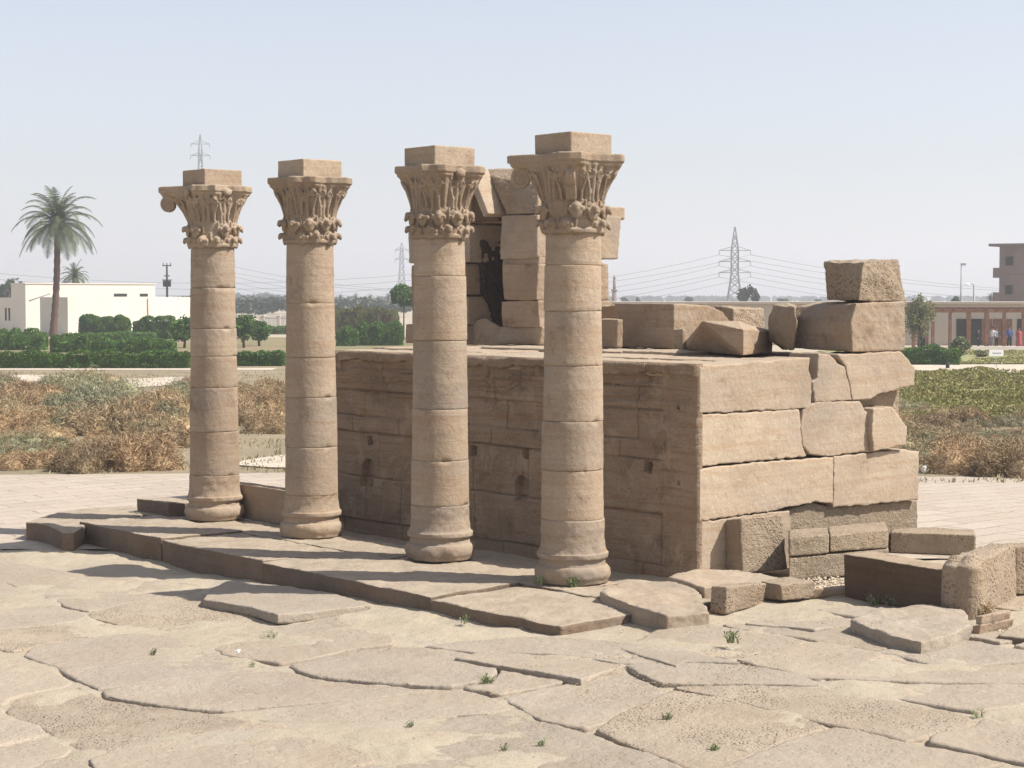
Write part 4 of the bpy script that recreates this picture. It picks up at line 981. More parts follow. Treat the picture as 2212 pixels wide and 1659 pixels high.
for (px, py, wd, ht, s, lab) in [(300, 1012, 2.7, 1.25, 0, 'largest reddish dry bush at the terrace edge, left of the leftmost column'), (195, 1016, 2.2, 1.1, 1, 'dark hearted dry bush directly left of the largest reddish bush'),
                                 (60, 1014, 2.2, .7, 3, 'low brown dry bush at the terrace edge near the left border'), (575, 935, 1.6, .8, 1, 'lower of two dry bushes between the two left columns'), (585, 885, 2.4, 1.2, 3, 'upper of two dry bushes between the two left columns, touching the second column'),
                                 (390, 955, 2.8, 1.3, 0, 'tall brown bush touching the left side of the leftmost column'), (350, 900, 3.4, 1.5, 1, 'broad brown bush halfway up the scrub field beside the leftmost column'), (130, 925, 3.2, 1.1, 2, 'grey green bush in the middle of the left scrub field'), (160, 850, 4.5, 1.5, 2, 'wide grey green mound of scrub below the foot of the tall palm'), (20, 880, 3.6, 1.2, 3, 'brown mound of scrub at the left border of the view')]:
    bush(px, py, wd, ht, s, lab, GL)
for i in range(72):
    py = 1008 - (i / 72) ** .75 * 185 + rb2.uniform(-8, 8); px = rb2.uniform(-30, 620)
    if py < 838 and (px < 95 or 240 < px < 330): continue
    if py > 930 and px > 500: continue
    s = rb2.choice([0, 1, 3, 4, 2, 5, 1, 0, 2]); sc = rb2.uniform(1.5, 3.3)
    if py > 985: sc *= .55
    bush(px, py, sc, sc * rb2.uniform(.26, .5), s, None, GL)
for (px, py, wd, ht, s, lab) in [(2090, 1020, 2.6, 1.1, 1, 'large dark hearted dry bush at the right terrace edge'), (2185, 1025, 2.4, 1.1, 0, 'large brown dry bush at the right border of the view'), (2030, 960, 2.8, 1.0, 3, 'broad dry bush behind the right terrace edge beside the wall')]:
    bush(px, py, wd, ht, s, lab, GR_)
for i in range(34):
    py = 1015 - (i / 34) * 122 + rb2.uniform(-6, 6); px = rb2.uniform(1940, 2240); s = rb2.choice([0, 1, 3, 4, 2, 5]); sc = rb2.uniform(1.2, 2.6)
    bush(px, py, sc, sc * rb2.uniform(.24, .45), s, None, GR_)
cells = {}
for (px, py, s_, o, g_) in BL:
    c_ = {0: 'reddish', 1: 'brown', 3: 'brown', 4: 'light brown', 2: 'grey green', 5: 'pale green'}[s_]
    if g_ == GL:
        row = 'at the terrace edge' if py > 985 else 'low in the field' if py > 940 else 'in mid field' if py > 890 else 'high in the field' if py > 850 else 'near the front hedge'
        col_ = 'near the left border' if px < 80 else 'below the tall palm' if px < 180 else 'below the square hedges' if px < 300 else 'beside the leftmost column' if px < 470 else 'between the left columns'
    else:
        row = 'at the right terrace edge' if py > 985 else 'in the lower right field' if py > 940 else 'below the green meadow'
        col_ = 'close to the wall' if px < 2040 else 'halfway to the right border' if px < 2130 else 'at the right border'
    cells.setdefault((c_, row, col_), []).append((px, o))
ORD = ['leftmost', 'second', 'third', 'fourth', 'fifth', 'sixth', 'seventh']
for (c_, row, col_), L_ in cells.items():
    L_.sort(key=lambda t: t[0])
    for i, (px, o) in enumerate(L_): o['label'] = ('%s dry bush %s, %s' % (c_, row, col_)) if len(L_) == 1 else ('%s of %d %s dry bushes %s, %s' % (ORD[i], len(L_), c_, row, col_))
# meadow and field grass
def grass(name, areas, mat, label, seed, L=.16):
    r = np.random.default_rng(seed); C = []
    for (x0, y0, x1, y1, n) in areas:
        a = on_z(x0, y1, -.3); b = on_z(x1, y1, -.3); c = on_z(x0, y0, -.3); d = on_z(x1, y0, -.3)
        yy = r.uniform(a.y, c.y, n); t = (yy - a.y) / (c.y - a.y); xl = a.x + (c.x - a.x) * t; xr = b.x + (d.x - b.x) * t; xx = xl + (xr - xl) * r.random(n)
        msk = vnoise(xx + 100, yy, 1.6, seed) > -.12
        C.append(np.stack([xx[msk], yy[msk], np.full(msk.sum(), -.27) + .03 * r.random(msk.sum())], 1))
    C = np.concatenate(C); V, Q = quads(C, L, .22, seed, up=2.2)
    tag(make(name, V, Q, mat, origin=(0, 0, 0), smooth=False), label, 'grass', kind='stuff')
rm = np.random.default_rng(17); n_ = 52000
yy_ = 64 + 44 * rm.random(n_) ** 1.2; xx_ = yy_ * (.192 + .10 * rm.random(n_)); hm_ = np.clip(vnoise(xx_ + 50, yy_, 1.5, 71) + .35 * vnoise(xx_, yy_, .5, 72) + .28, 0, 1)
kp = hm_ > .04; C_ = np.stack([xx_, yy_, -.28 + .42 * hm_ * rm.random(n_) ** .4], 1)[kp]
n2 = 9000; y2 = 121 + 28 * rm.random(n2); x2 = y2 * (.20 + .1 * rm.random(n2)); h2 = np.clip(vnoise(x2, y2, 3., 75) + .2, 0, 1); C_ = np.concatenate([C_, np.stack([x2, y2, -.29 + .3 * h2 * rm.random(n2)], 1)[h2 > .03]])
V_, Q_ = quads(C_, .085, .55, 73, up=.5)
tag(make('ground_cover', V_, Q_, M_GRASSM, origin=(0, 0, 0), smooth=False), 'low green and yellow ground cover in the field at the right', 'grass', kind='stuff')
grass('dry_grass', [(-40, 805, 640, 1024, 11000), (1930, 880, 2260, 1046, 4500), (600, 1000, 760, 1022, 200)], M_DRYG, 'thin dry grass between the scrub bushes', 4, .075)
# weeds
def weed(px, py, s, n, label, seed, z=None, spread=1., mat=M_WEED):
    q = on_z(px, py, -.15 if z is None else z); q.z = (gz(q.x, q.y) if z is None else z); r = random.Random(seed); V = []; Fc = []
    for _ in range(n):
        a = r.uniform(0, 6.28); ln = .75 * s * r.uniform(.5, 1.1); out = r.uniform(.1, .75) * spread; p = q + Vector((r.uniform(-.25, .25) * s, r.uniform(-.25, .25) * s, 0)); d = Vector((math.cos(a) * out, math.sin(a) * out, 1)).normalized()
        sd_ = Vector((-math.sin(a), math.cos(a), 0)) * .007 * (1 + s); prev = p
        for k in range(3):
            nx_ = prev + d * ln / 3; i0 = len(V); w0 = 1 - k / 3; w1 = 1 - (k + 1) / 3
            V += [tuple(prev - sd_ * w0), tuple(prev + sd_ * w0), tuple(nx_ + sd_ * w1), tuple(nx_ - sd_ * w1)]; Fc.append([i0, i0 + 1, i0 + 2, i0 + 3])
            if k: 
                lf = Vector((r.uniform(-1, 1), r.uniform(-1, 1), r.uniform(0, 1))).normalized() * s * .16; i0 = len(V)
                V += [tuple(prev), tuple(prev + lf + sd_ * 1.2), tuple(prev + lf * 1.6), tuple(prev + lf - sd_ * 1.2)]; Fc.append([i0, i0 + 1, i0 + 2, i0 + 3])
            prev = nx_; d = (d + Vector((math.cos(a), math.sin(a), -.5)) * .22).normalized()
    tag(make('weed', V, Fc, mat, origin=q, smooth=False), label, 'weed', 'green weeds growing in the paving')
for i, (px, py, s, n, z, lab) in enumerate([(929, 1212, .24, 26, 0, 'green weed at the foot of the second column from the right'), (1163, 1262, .2, 14, 0, 'small weed left of the foot of the nearest column'), (1237, 1266, .24, 34, 0, 'bushy weed at the front of the nearest column base'),
    (1583, 1388, .26, 26, -.02, 'upright pale green weed in front of the small boxy rubble block'), (1052, 1468, .2, 34, None, 'spreading grey green grass tuft left of the sandy hollow'), (1440, 1562, .15, 30, None, 'low blue green weed on the joint of the smooth grey slab'),
    (1543, 1628, .12, 24, None, 'pale weed in the joint near the bottom, right of centre'), (1088, 1610, .13, 12, None, 'left one of two sparse weeds low in the foreground'), (1170, 1604, .13, 14, None, 'right one of two sparse weeds low in the foreground'), (330, 1378, .15, 20, None, 'weed in a joint of the left paving'),
    (886, 1550, .1, 10, None, 'tiny weed in the middle of the foreground paving'), (1888, 1310, .3, 16, -.1, 'long bladed weed at the foot of the dark fronted block, left clump'), (1925, 1312, .3, 16, -.1, 'long bladed weed at the foot of the dark fronted block, right clump'),
    (1005, 1334, .2, 12, None, 'weed against the kerb below the platform'), (583, 1352, .26, 9, None, 'thin tall weed at the end of the jagged crack'), (2115, 1562, .2, 8, None, 'thin dry stalk on the rough chiselled slab'), (718, 1659, .12, 18, None, 'weed cut by the bottom edge of the view'), (545, 1410, .12, 8, None, 'tiny dark sprig near the white chip'), (1700, 1150, .0, 0, 0, '')]):
    if n: weed(px, py, s, n, lab, 50 + i, z)
weed(2128, 1332, .34, 40, 'dry yellow weeds hanging at the foot of the tall upright block', 90, -.05, .9, M_DRY)
weed(690, 1158, .2, 22, 'dry brown twigs on the base of the second column from the left', 91, .03, 1., M_DRY)
bpy.context.view_layer.update()

# ------------------------------------------------------------------ far buildings
def fblock(xe, yb, yt, xl, xr, mat, parent, name='wall_block', zb=-.35, ang=0, Y=None):
    p = on_z(xe, yb, zb) if Y is None else Vector((on_Y(xe, 640, Y).x, Y, zb)); dr = Matrix.Rotation(ang, 3, 'Z') @ DR; dl = Matrix.Rotation(ang, 3, 'Z') @ DL
    a = solve_x(p, dr, xr); b = solve_x(p, dl, xl); hh = solve_z(p, yt)
    if parent == 'new': return p, a, b, hh, dr, dl
    o = make(name, *prism([p, p + dr * a, p + dr * a + dl * b, p + dl * b], UZ * hh), mat, parent, smooth=False)
    return p, a, b, hh, dr, dl
wb = thing('white_building', on_z(150, 727, -.33), 'long flat roofed white building behind the tall palm and hedges', 'building')
p, a, b, hh, dr, dl = fblock(56, 722, 613, 25, 336, M_WHITE, wb)
for x0, x1 in ((247, 275), (303, 320)):
    t0 = solve_x(p, dr, x0); t1 = solve_x(p, dr, x1); z0 = solve_z(p, 640); z1 = solve_z(p, 634); 
    c = p + dr * (t0 + t1) / 2 + UZ * ((z0 + z1) / 2); make('window', *boxvf(c, t1 - t0, .1, z1 - z0, dr, dl), M_DARK, wb, smooth=False)
make('parapet', *boxvf(p + dr * a / 2 + dl * b / 2 + UZ * (hh + .05), a + .2, b + .2, .1, dr, dl), M_WHITE, wb, smooth=False)
p, a, b, hh, dr, dl = fblock(147, 727, 642, 87, 460, M_WHITE, wb)
t0 = solve_x(p, dr, 320); make('pipe', *tubevf([p + dr * t0 - dl * .08 + UZ * .5, p + dr * t0 - dl * .08 + UZ * (hh - .1)], .07, 6), M_BEIGE, wb)
p, a, b, hh, dr, dl = fblock(30, 719, 643, -80, 56, M_WHITE, wb)
for x0 in (13.5, 21): 
    t0 = solve_x(p, dl, x0); make('window', *boxvf(p + dl * t0 + UZ * 2.2 + dr * -.02, .1, .35, 1.5, dr, dl), M_DARK, wb, smooth=False)
c0 = on_Y(62, 652, 203); c1 = on_Y(108, 636, 201)
make('canopy', *hull([c0, c1, c0 + UZ * .15, c1 + UZ * .15, c0 + Vector((.5, -2, 0)), c1 + Vector((.5, -2, 0))]), M_BEIGE, wb, smooth=False)

# concrete block on the right
cb = thing('concrete_building', Vector((on_Y(2180, 640, 235).x, 235, -.3)), 'unfinished grey brown concrete apartment block rising at the right border', 'building')
p, a, b, hh, dr, dl = fblock(2300, 0, 529, 2157, 2400, M_CONC, cb, Y=215, ang=R(18), name='wall')
make('roof', *boxvf(p + dr * a / 2 + dl * (b / 2 + .3) + UZ * (hh + .1), a + 1.2, b + 1.6, .3, dr, dl), M_CONC, cb, smooth=False)
def onw(px, py): 
    t = solve_x(p, dl, px); q = p + dl * t; return t, solve_z(q, py)
for (x0, x1, y0, y1) in ((2171, 2187, 573, 554), (2171, 2186, 636, 616)):
    (t0, z0), (t1, z1) = onw(x0, y0), onw(x1, y1); c = p + dl * (t0 + t1) / 2 + UZ * (z0 + z1) / 2
    fo = make('window', *boxvf(c - dr * .02, .12, abs(t1 - t0) + .3, z1 - z0 + .3, dr, dl), M_CONC, cb, smooth=False)
    make('pane', *boxvf(c - dr * .07, .12, abs(t1 - t0), z1 - z0, dr, dl), M_DARK, fo, smooth=False)
for yy in (592, 652):
    t_, z0 = onw(2200, yy); make('floor_band', *boxvf(p + dl * b / 2 + UZ * z0 - dr * .02, .12, b, .25, dr, dl), M_CONC, cb, smooth=False)
for yy, h_ in ((600, 1.15), (652, 1.1)):
    t_, z0 = onw(2158, yy); make('balcony', *boxvf(p + dl * (b + .35) + dr * .8 + UZ * (z0 + h_ / 2), 1.6, .8, h_, dr, dl), M_CONC, cb, smooth=False)

# long low building and pergola
lb = thing('long_building', Vector((on_Y(1900, 640, 172).x, 172, -.3)), 'long low pale building with a flat roof behind the pergola', 'building')
x0_, x1_ = on_Y(1300, 640, 172).x, on_Y(2300, 640, 168).x
zt_ = on_Y(1500, 656, 172).z
make('wall', *prism([Vector((x0_, 172, -.35)), Vector((x1_, 167, -.35)), Vector((x1_, 180, -.35)), Vector((x0_, 184, -.35))], UZ * (zt_ + .35)), M_BEIGE, lb, smooth=False)
make('roof', *prism([Vector((x0_ - .3, 171.6, zt_)), Vector((x1_, 166.6, zt_)), Vector((x1_, 180.4, zt_)), Vector((x0_ - .3, 184.4, zt_))], UZ * .18), M_BEIGE, lb, smooth=False)
for px in (1870, 1990, 2070, 2088, 2100, 2122, 2146, 2164, 2196, 2206):
    x_ = on_Y(px, 640, 169.5).x; t_ = (x_ - x0_) / (x1_ - x0_); yf = 172 - 5 * t_
    make('door', *boxvf((x_, yf - .02, .85), .9, .12, 2.3), M_WOOD if px % 3 else M_DARK, lb, smooth=False)
pg = thing('pergola', on_z(2090, 752, -.33), 'long brown timber pergola on posts in front of the low pale building', 'pergola')
YP = on_z(2090, 752, -.33).y; zb_ = on_Y(2090, 674, YP).z
for px in (1925, 1974, 2016, 2053, 2093, 2132, 2170, 2211, 2250):
    x_ = on_Y(px, 640, YP).x; w_ = .34 if px in (2093, 2132) else .24
    make('post', *boxvf((x_, YP, (zb_ - .33) / 2), w_, .24, zb_ + .33), M_WOOD, pg, smooth=False)
xa_, xb_ = on_Y(1900, 640, YP).x, on_Y(2290, 640, YP).x
for dy in (0, 2.6): make('beam', *boxvf(((xa_ + xb_) / 2, YP + dy, zb_ + .1), xb_ - xa_, .2, .28), M_WOOD, pg, smooth=False)
x_ = xa_
while x_ < xb_: make('rafter', *boxvf((x_, YP + 1.3, zb_ + .32), .10, 3.6, .14), M_WOOD, pg, smooth=False); x_ += .9
kb = on_z(2200, 757, -.33); tag(make('kerb', *boxvf((kb.x, kb.y, -.18), 9.5, .5, .35), M_WHITE, smooth=False), 'low white kerb in front of the pergola people', 'kerb')
# sign
sg = on_z(2152, 795, -.33); st = thing('sign', sg, 'small white rectangular notice board on a thin leg beside the right path', 'sign')
zs0, zs1 = solve_z(sg, 769) - .33, solve_z(sg, 756) - .33
make('board', *boxvf((sg.x, sg.y, (zs0 + zs1) / 2), .86, .04, zs1 - zs0), M_SIGN, st, smooth=False)
make('leg', *tubevf([sg, Vector((sg.x, sg.y + .03, zs0 + .1))], .02, 6), M_POLE, st)
mb = MB()
for k in range(6): mb.box((sg.x - .2 + .09 * k, sg.y - .025, (zs0 + zs1) / 2 - .01 * (k % 2)), .06, .006, .05)
mb.make('lettering', M_INK, st)
pb = on_z(2047, 797, -.33); bo = thing('bollard', pb, 'small dark bollard at the end of the dark hedge beside the path', 'bollard')
make('post', *tubevf([pb, pb + UZ * .4, pb + UZ * .42], [.12, .11, .04], 12), M_DARK, bo); make('foot', *tubevf([pb + Vector((0, 0, -.02)), pb + UZ * .05], [.22, .2], 12), M_WHITE, bo)

# lamps and poles
def pole_at(px, ytop, Y, r=.07, r2=.05):
    b = Vector((on_Y(px, 640, Y).x, Y, -.35)); return b, solve_z(b, ytop)
b, h = pole_at(2104, 614, 178); st = thing('street_lamp', b, 'street lamp with a short arm pointing left behind the pergola', 'street lamp')
make('pole', *tubevf([b, b + UZ * h], [.13, .09], 8), M_POLE, st); make('arm', *tubevf([b + UZ * (h - .05), b + Vector((-.35, 0, h + .05)), b + Vector((-.6, 0, h))], .05, 6), M_POLE, st)
make('lamp_head', *spherevf(b + Vector((-.62, 0, h)), .28, .14, .1), M_SIGN, st)
b, h = pole_at(2076, 571, 260); st = thing('lamp_mast', b, 'thin tall pale mast left of the street lamp', 'mast')
make('pole', *tubevf([b, b + UZ * h], [.16, .08], 8), M_POLE, st); make('lamp_head', *boxvf(b + Vector((.25, 0, h)), .7, .25, .3), M_POLE, st, smooth=False)
b, h = pole_at(2182, 512, 245); make
b, h = pole_at(361, 572, 232); st = thing('utility_pole', b, 'dark power pole carrying a transformer behind the white building', 'utility pole')
make('pole', *tubevf([b, b + UZ * h], [.17, .11], 8), M_DARK, st)
for z_, w_ in ((h - .1, 1.1), (h - 1.35, .7)): make('crossarm', *boxvf(b + UZ * z_, w_, .1, .12), M_DARK, st, smooth=False)
for s_ in (-.45, 0, .45): make('insulator', *tubevf([b + Vector((s_, 0, h - .05)), b + Vector((s_, 0, h + .25))], .05, 6), M_DARK, st)
mb = MB(); mb.box(b + UZ * (h - 2.3), .9, .6, .75); mb.box(b + UZ * (h - 1.85), 1.15, .5, .1); mb.make('transformer', M_DARK, st)
for px, lab in ((521 + 1, 'left one of two pale gate posts between the two left columns'), (603, 'right one of two pale gate posts, beside the second column')):
    q = on_z(px + 50 if px < 560 else px, 712, -.33) if False else Vector((on_Y(567 if px < 560 else 601, 640, 250).x, 250, -.33)); hh = solve_z(q, 682)
    st = thing('gate_post', q, lab, 'gate post', 'pale gate posts far behind the columns'); make('post', *boxvf(q + UZ * hh / 2, .45, .45, hh), M_BEIGE, st, smooth=False); make('cap', *boxvf(q + UZ * (hh + .06), .62, .62, .14), M_WHITE, st, smooth=False)
fa, fb = Vector((on_Y(560, 640, 255).x, 255, -.33)), Vector((on_Y(640, 640, 255).x, 255, -.33))
ft = thing('fence', fa.lerp(fb, .5), 'far pale fence between the gate posts', 'fence')
mb = MB()
for k in range(30): q = fa.lerp(fb, k / 29); mb.box(q + UZ * .75, .08, .06, 1.5)
mb.box(fa.lerp(fb, .5) + UZ * 1.4, (fb - fa).length, .06, .08); mb.make('railing', M_POLE, ft)

# ------------------------------------------------------------------ pylons and cables
def pylon(px, ytop, Y, arms, wb, wt, label, t=.2, mat=M_STEEL):
    b = Vector((on_Y(px, 640, Y).x, Y, -.4)); H = solve_z(b, ytop); st = thing('pylon', b, label, 'pylon', None); mb = MB(); sc = Y / F
    zk = solve_z(b, arms[-1][0]) - .5
    wd = lambda z: (wb + (wt - wb) * (z / zk) ** .8) if z < zk else wt * (1 - .9 * max(0, (z - solve_z(b, arms[0][0])) / (H - solve_z(b, arms[0][0]))))
    n = 11; zs = [H * k / n for k in range(n + 1)]
    for s in ((-1, -1), (1, -1), (1, 1), (-1, 1)):
        for k in range(n):
            mb.bar(b + Vector((s[0] * wd(zs[k]) / 2, s[1] * wd(zs[k]) / 2, zs[k])), b + Vector((s[0] * wd(zs[k + 1]) / 2, s[1] * wd(zs[k + 1]) / 2, zs[k + 1])), t)
    for k in range(n):
        for (s, q) in (((-1, -1), (1, -1)), ((1, -1), (1, 1)), ((1, 1), (-1, 1)), ((-1, 1), (-1, -1))):
            f = lambda s_, z: b + Vector((s_[0] * wd(z) / 2, s_[1] * wd(z) / 2, z))
            mb.bar(f(s, zs[k]), f(q, zs[k + 1]), t * .6); mb.bar(f(q, zs[k]), f(s, zs[k + 1]), t * .6); mb.bar(f(s, zs[k]), f(q, zs[k]), t * .6)
    mb.make('tower_frame', mat, st); ends = []
    for (ya, wpx) in arms:
        z = solve_z(b, ya); hw = wpx * sc; w0 = wd(z) / 2
        for sx in (-1, 1):
            am = MB(); tip = b + Vector((sx * hw, 0, z)); am.bar(b + Vector((sx * w0, 0, z)), tip, t * .8); am.bar(b + Vector((sx * w0, 0, z + 1.0)), tip, t * .6); am.bar(tip, tip - UZ * 1.2, t * .7); ends.append(tip - UZ * 1.2); am.make('cross_arm', mat, st)
    return b, ends
b1, e1 = pylon(1587, 490, 520, [(541, 34), (565, 34), (589, 34)], 5.2, 1.9, 'lattice pylon with three pairs of arms right of centre, cables running both ways', t=.22)
b2, e2 = pylon(435, 290, 640, [(311, 20), (336, 21)], 5, 1.1, 'faint tall pylon seen above the capital of the leftmost column', t=.24)
b3, e3 = pylon(868, 524, 720, [(540, 14), (560, 14)], 4, 1.3, 'faint pylon just left of the second column from the right', t=.25)
def cable(p, q, sag, label, r=.035):
    P = [p.lerp(q, k / 16) - UZ * sag * 4 * (k / 16) * (1 - k / 16) for k in range(17)]
    tag(make('power_cable', *tubevf(P, r, 5), M_STEEL, origin=p), label, 'cable', 'power cables strung from the pylons')
nm = ['top left', 'top right', 'middle left', 'middle right', 'bottom left', 'bottom right']
for i, e in enumerate(e1):
    cable(e, Vector((e.x - 150, e.y + 40, e.z - 2)), 9, 'power cable leading left from the %s arm of the central pylon' % nm[i], .05)
    cable(e, Vector((e.x + 190, e.y - 20, e.z - 3)), 9, 'power cable leading right from the %s arm of the central pylon' % nm[i], .05)
for i, yy in enumerate((585, 598, 612)):
    cable(on_Y(-60, yy, 420), on_Y(1000, yy - 4, 430), 3, ['upper', 'middle', 'lower'][i] + ' of three faint power cables crossing behind the left columns', .04)
# slim tower
b, h = pole_at(1327, 593, 420); st = thing('minaret', b, 'small slim tower on the horizon right of the nearest column', 'tower')
make('shaft', *tubevf([b, b + UZ * (h * .62)], [.55, .5], 10), M_CONC, st); make('upper_shaft', *tubevf([b + UZ * h * .62, b + UZ * (h * .9)], [.32, .3], 10), M_CONC, st)
make('balcony', *tubevf([b + UZ * h * .6, b + UZ * (h * .64)], [.7, .75], 10), M_CONC, st); make('spire', *tubevf([b + UZ * h * .9, b + UZ * (h * .94), b + UZ * h], [.36, .2, .03], 10), M_CONC, st)

# ------------------------------------------------------------------ far trees
def wood(name, spans, Y, label, seed, leaf=.55):
    r = random.Random(seed); Vs = []; Qs = []; k0 = 0
    for (xa, xb, top, n) in spans:
        for i in range(n):
            px = r.uniform(xa, xb); Yd = Y * r.uniform(.9, 1.25); b = Vector((on_Y(px, 640, Yd).x, Yd, -.3)); H = solve_z(b, top + r.uniform(-4, 8)); H = max(H, 4)
            C = crown_pts(b + UZ * H * .55, H * r.uniform(.45, 1.3), H * .5, H * r.uniform(.3, .5), 420, r.randrange(9999), 7); V, Q = quads(C, leaf, .7, i); Vs.append(V); Qs.append(Q + k0); k0 += len(V)
    tag(make(name, np.concatenate(Vs), np.concatenate(Qs), M_FAR, origin=(0, Y, 0), smooth=False), label, 'trees', kind='stuff')
wood('far_wood', [(500, 660, 637, 46), (660, 900, 650, 34), (380, 420, 634, 6), (-60, 30, 612, 10), (-700, -60, 640, 20), (900, 1320, 655, 24)], 1000, 'hazy wood of palms and trees beyond the fields', 1, 1.1)
M_DUSTY = leafmat('dusty_foliage', (.10, .125, .085), (.065, .085, .06), .05, 0)
M_FAR_, M_FAR = M_FAR, M_DUSTY
wood('tree_belt', [(496, 660, 640, 44), (660, 900, 655, 26), (375, 415, 640, 8)], 400, 'dusty grey green belt of trees beyond the fence, seen between the columns', 5, .5)
M_FAR = M_FAR_
wood('far_wood', [(1300, 2260, 648, 60), (1300, 2260, 653, 110)], 1400, 'thin line of hazy trees along the right horizon', 2, 1.5)
for i, (px, top, w_, Yd) in enumerate([(735, 636, 16, 480), (752, 640, 14, 480), (768, 634, 16, 490), (800, 636, 15, 500), (816, 640, 14, 500), (838, 634, 18, 490)]):
    palm('palm_tree', px, 0, top, w_ * 1.3, 'palm %s of six tiny ones on the horizon, counted from the second column' % ['one', 'two', 'three', 'four', 'five', 'six'][i], seed=20 + i, Y=Yd, nf=22, trunk_r=.3, group='tiny palms on the horizon')
for i, (px, top, w_, Yd, lab) in enumerate([(1606, 614, 30, 330, 'left half of a grey green tree pair beside the central pylon'), (1628, 611, 34, 330, 'right half of a grey green tree pair beside the central pylon'), (1350, 640, 22, 520, 'small hazy tree right of the slim tower'), (1378, 641, 16, 520, 'second small hazy tree right of the slim tower'),
    (1488, 638, 24, 520, 'small hazy tree left of the central pylon'), (1690, 640, 26, 520, 'small hazy tree right of the grey green pair'), (1768, 642, 26, 500, 'low hazy tree just left of the topmost block'), (20, 602, 60, 300, 'dark tree crown behind the left wing of the white building'), (2062, 634, 22, 300, 'hazy tree between the feathery tree and the tall mast')]):
    tree('tree', px, 0, top, w_, M_FAR, lab, leaf=.3, n=700, seed=40 + i, Y=Yd, crown_frac=.6, clumps=9, tr=.25, group='far trees on the horizon')
palm('palm_tree', 2140, 0, 634, 20, 'small far palm beside the street lamp', seed=31, Y=330, nf=24)

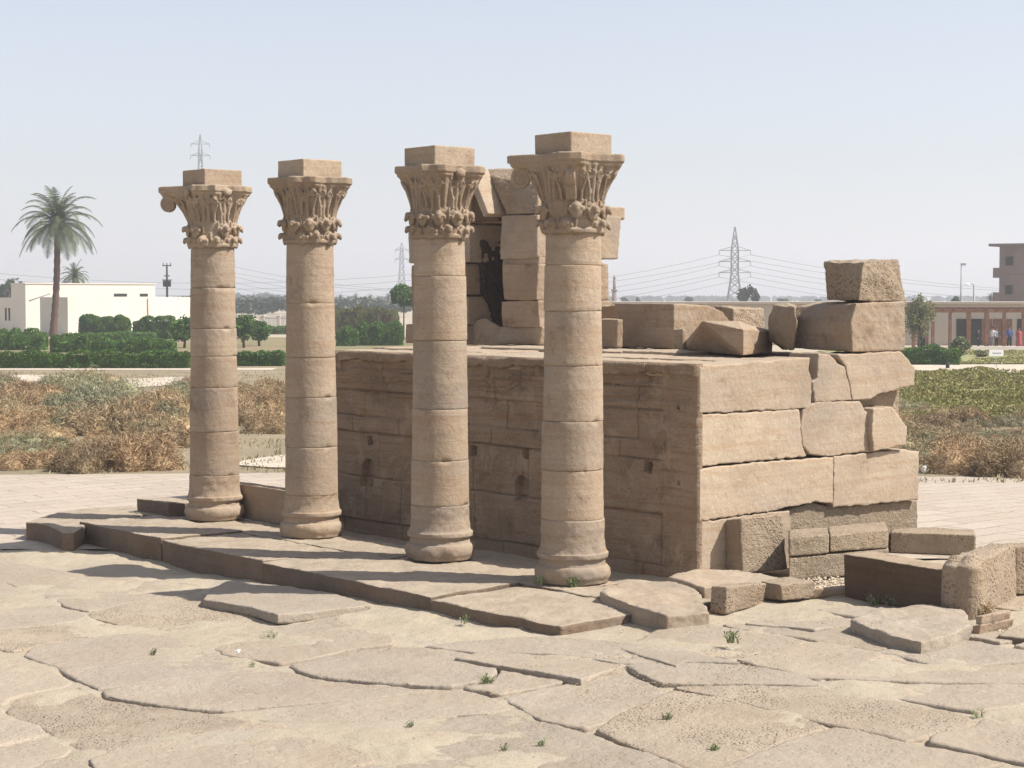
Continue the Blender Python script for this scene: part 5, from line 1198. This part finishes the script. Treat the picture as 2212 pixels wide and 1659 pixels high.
# ------------------------------------------------------------------ people under the pergola
SKIN = plainmat('skin', (.30, .18, .12), .6, .05); HAIR = plainmat('hair', (.02, .015, .012), .7, .1)
def cloth(n, c): return plainmat(n, c, .9, .1, 8)
CL = {'black': cloth('black_cloth', (.015, .015, .018)), 'white': cloth('white_cloth', (.6, .6, .58)), 'blue': cloth('blue_cloth', (.06, .09, .22)), 'red': cloth('red_cloth', (.35, .08, .09)), 'grey': cloth('grey_cloth', (.25, .26, .30))}
def person(px, yb, hgt, top, low, label, face=0, robe=False, seed=0):
    b = on_z(px, yb, -.33); r = random.Random(seed); s = hgt / 1.75
    bm = bmesh.new(); J = {}
    pts = {'pel': (0, 0, .95), 'wai': (0, 0, 1.12), 'che': (0, 0, 1.35), 'nek': (0, .0, 1.5), 'chn': (0, -.02, 1.57), 'hed': (0, -.02, 1.67), 'crn': (0, -.01, 1.74)}
    rad = {'pel': .15, 'wai': .125, 'che': .155, 'nek': .055, 'chn': .07, 'hed': .095, 'crn': .06}
    E = [('pel', 'wai'), ('wai', 'che'), ('che', 'nek'), ('nek', 'chn'), ('chn', 'hed'), ('hed', 'crn')]
    for sd_, n in ((-1, 'l'), (1, 'r')):
        bend = r.uniform(.05, .3)
        pts.update({'sh' + n: (sd_ * .19, 0, 1.42), 'el' + n: (sd_ * .26, .03, 1.14), 'wr' + n: (sd_ * .24, -bend, .93), 'ha' + n: (sd_ * .235, -bend - .03, .85), 'hi' + n: (sd_ * .09, 0, .88), 'kn' + n: (sd_ * .11, -.02, .49), 'an' + n: (sd_ * .12, .02, .08), 'to' + n: (sd_ * .14, -.13, .04)})
        rad.update({'sh' + n: .065, 'el' + n: .046, 'wr' + n: .032, 'ha' + n: .034, 'hi' + n: .095, 'kn' + n: .065, 'an' + n: .045, 'to' + n: .04})
        E += [('che', 'sh' + n), ('sh' + n, 'el' + n), ('el' + n, 'wr' + n), ('wr' + n, 'ha' + n), ('pel', 'hi' + n), ('hi' + n, 'kn' + n), ('kn' + n, 'an' + n), ('an' + n, 'to' + n)]
    names = list(pts); rot = Matrix.Rotation(face, 3, 'Z')
    V = [tuple(rot @ Vector(pts[k]) * s) for k in names]; me = bpy.data.meshes.new('person'); me.from_pydata(V, [(names.index(a), names.index(b_)) for a, b_ in E], [])
    o = bpy.data.objects.new('person', me); COL.objects.link(o); m = o.modifiers.new('skin', 'SKIN'); m2 = o.modifiers.new('sub', 'SUBSURF'); m2.levels = m2.render_levels = 1
    sv = me.skin_vertices[0].data
    for i, k in enumerate(names): sv[i].radius = (rad[k] * s, rad[k] * s); sv[i].use_root = (k == 'pel')
    bpy.context.view_layer.update(); ev = o.evaluated_get(bpy.context.evaluated_depsgraph_get()); nm_ = bpy.data.meshes.new_from_object(ev); o.modifiers.clear(); o.data = nm_; nm_.name = 'person'
    nm_.materials.clear(); nm_.materials.append(SKIN); nm_.materials.append(CL[top]); nm_.materials.append(CL[low])
    for f in nm_.polygons:
        c = rot.inverted() @ f.center / s; f.use_smooth = True
        f.material_index = 0 if (c.z > 1.5 or (abs(c.x) > .2 and c.z < .98 and c.y < -.02)) else (1 if c.z > .95 else (2 if c.z > .1 else 1))
    o.location = b; tag(o, label, 'person', 'people under the pergola')
    hs = spherevf(b + rot @ Vector((0, .015, 1.70)) * s, .1 * s, .105 * s, .1 * s, None, 12, 8); make('hair', hs[0], hs[1], HAIR if top != 'black' else CL['black'], o)
    if robe: make('robe', *loft(lambda a, k: (.30, .24, .2, .19, .16)[k] * s, [.06 * s, .5 * s, 1.0 * s, 1.3 * s, 1.45 * s], 18, b), CL[top], o)
person(1992, 751, 1.72, 'black', 'black', 'person in a long black robe standing under the feathery tree beside the hedge', 1.2, True, 1)
person(1985, 750, 1.6, 'red', 'grey', 'person in a reddish top left of the black robed person', .4, False, 2)
person(2113, 753, 1.6, 'black', 'black', 'person in black sitting low or crouching at the third pergola bay', .8, False, 3)
person(2143, 752, 1.75, 'white', 'grey', 'person in pale clothes right of the thick pergola post', -.5, False, 4)
person(2152, 752, 1.7, 'grey', 'black', 'person in grey behind the pale clothed person', .5, False, 5)
person(2180, 754, 1.85, 'blue', 'black', 'tall person in a dark blue top between the two right pergola posts', 0, False, 6)
person(2201, 753, 1.7, 'red', 'black', 'person in dark red clothes near the last pergola post', 0, True, 7)
# white scrap on the terrace edge
q = on_z(1997, 1024, -.3); rr = random.Random(3)
tag(make('paper_scrap', *hull([q + Vector((rr.uniform(-.07, .07), rr.uniform(-.06, .06), rr.uniform(0, .22))) for _ in range(12)]), M_SIGN, smooth=False), 'crumpled white scrap lying at the edge of the right terrace', 'litter')
q = on_z(510, 1410, -.27); tag(make('paper_scrap', *hull([q + Vector((rr.uniform(-.05, .05), rr.uniform(-.04, .04), rr.uniform(0, .04))) for _ in range(9)]), M_SIGN, smooth=False), 'tiny white chip on the left foreground paving', 'litter')

# ------------------------------------------------------------------ haze
if HAZE:
    hm = bpy.data.materials.new('haze'); hm.use_nodes = True; t = hm.node_tree; t.nodes.clear()
    ou = t.nodes.new('ShaderNodeOutputMaterial'); pv = t.nodes.new('ShaderNodeVolumePrincipled'); pv.inputs['Color'].default_value = (.80, .84, .92, 1); pv.inputs['Density'].default_value = HAZE; pv.inputs['Anisotropy'].default_value = .3
    t.links.new(pv.outputs[0], ou.inputs['Volume'])
    hz = make('haze', *boxvf((0, 1290, 39), 6100, 3500, 81), hm, smooth=False, origin=(0, 1290, 0)); tag(hz, kind='stuff')
    hz['label'] = 'pale dusty haze over the plain'; hz['category'] = 'haze'
    scene.cycles.volume_bounces = 1
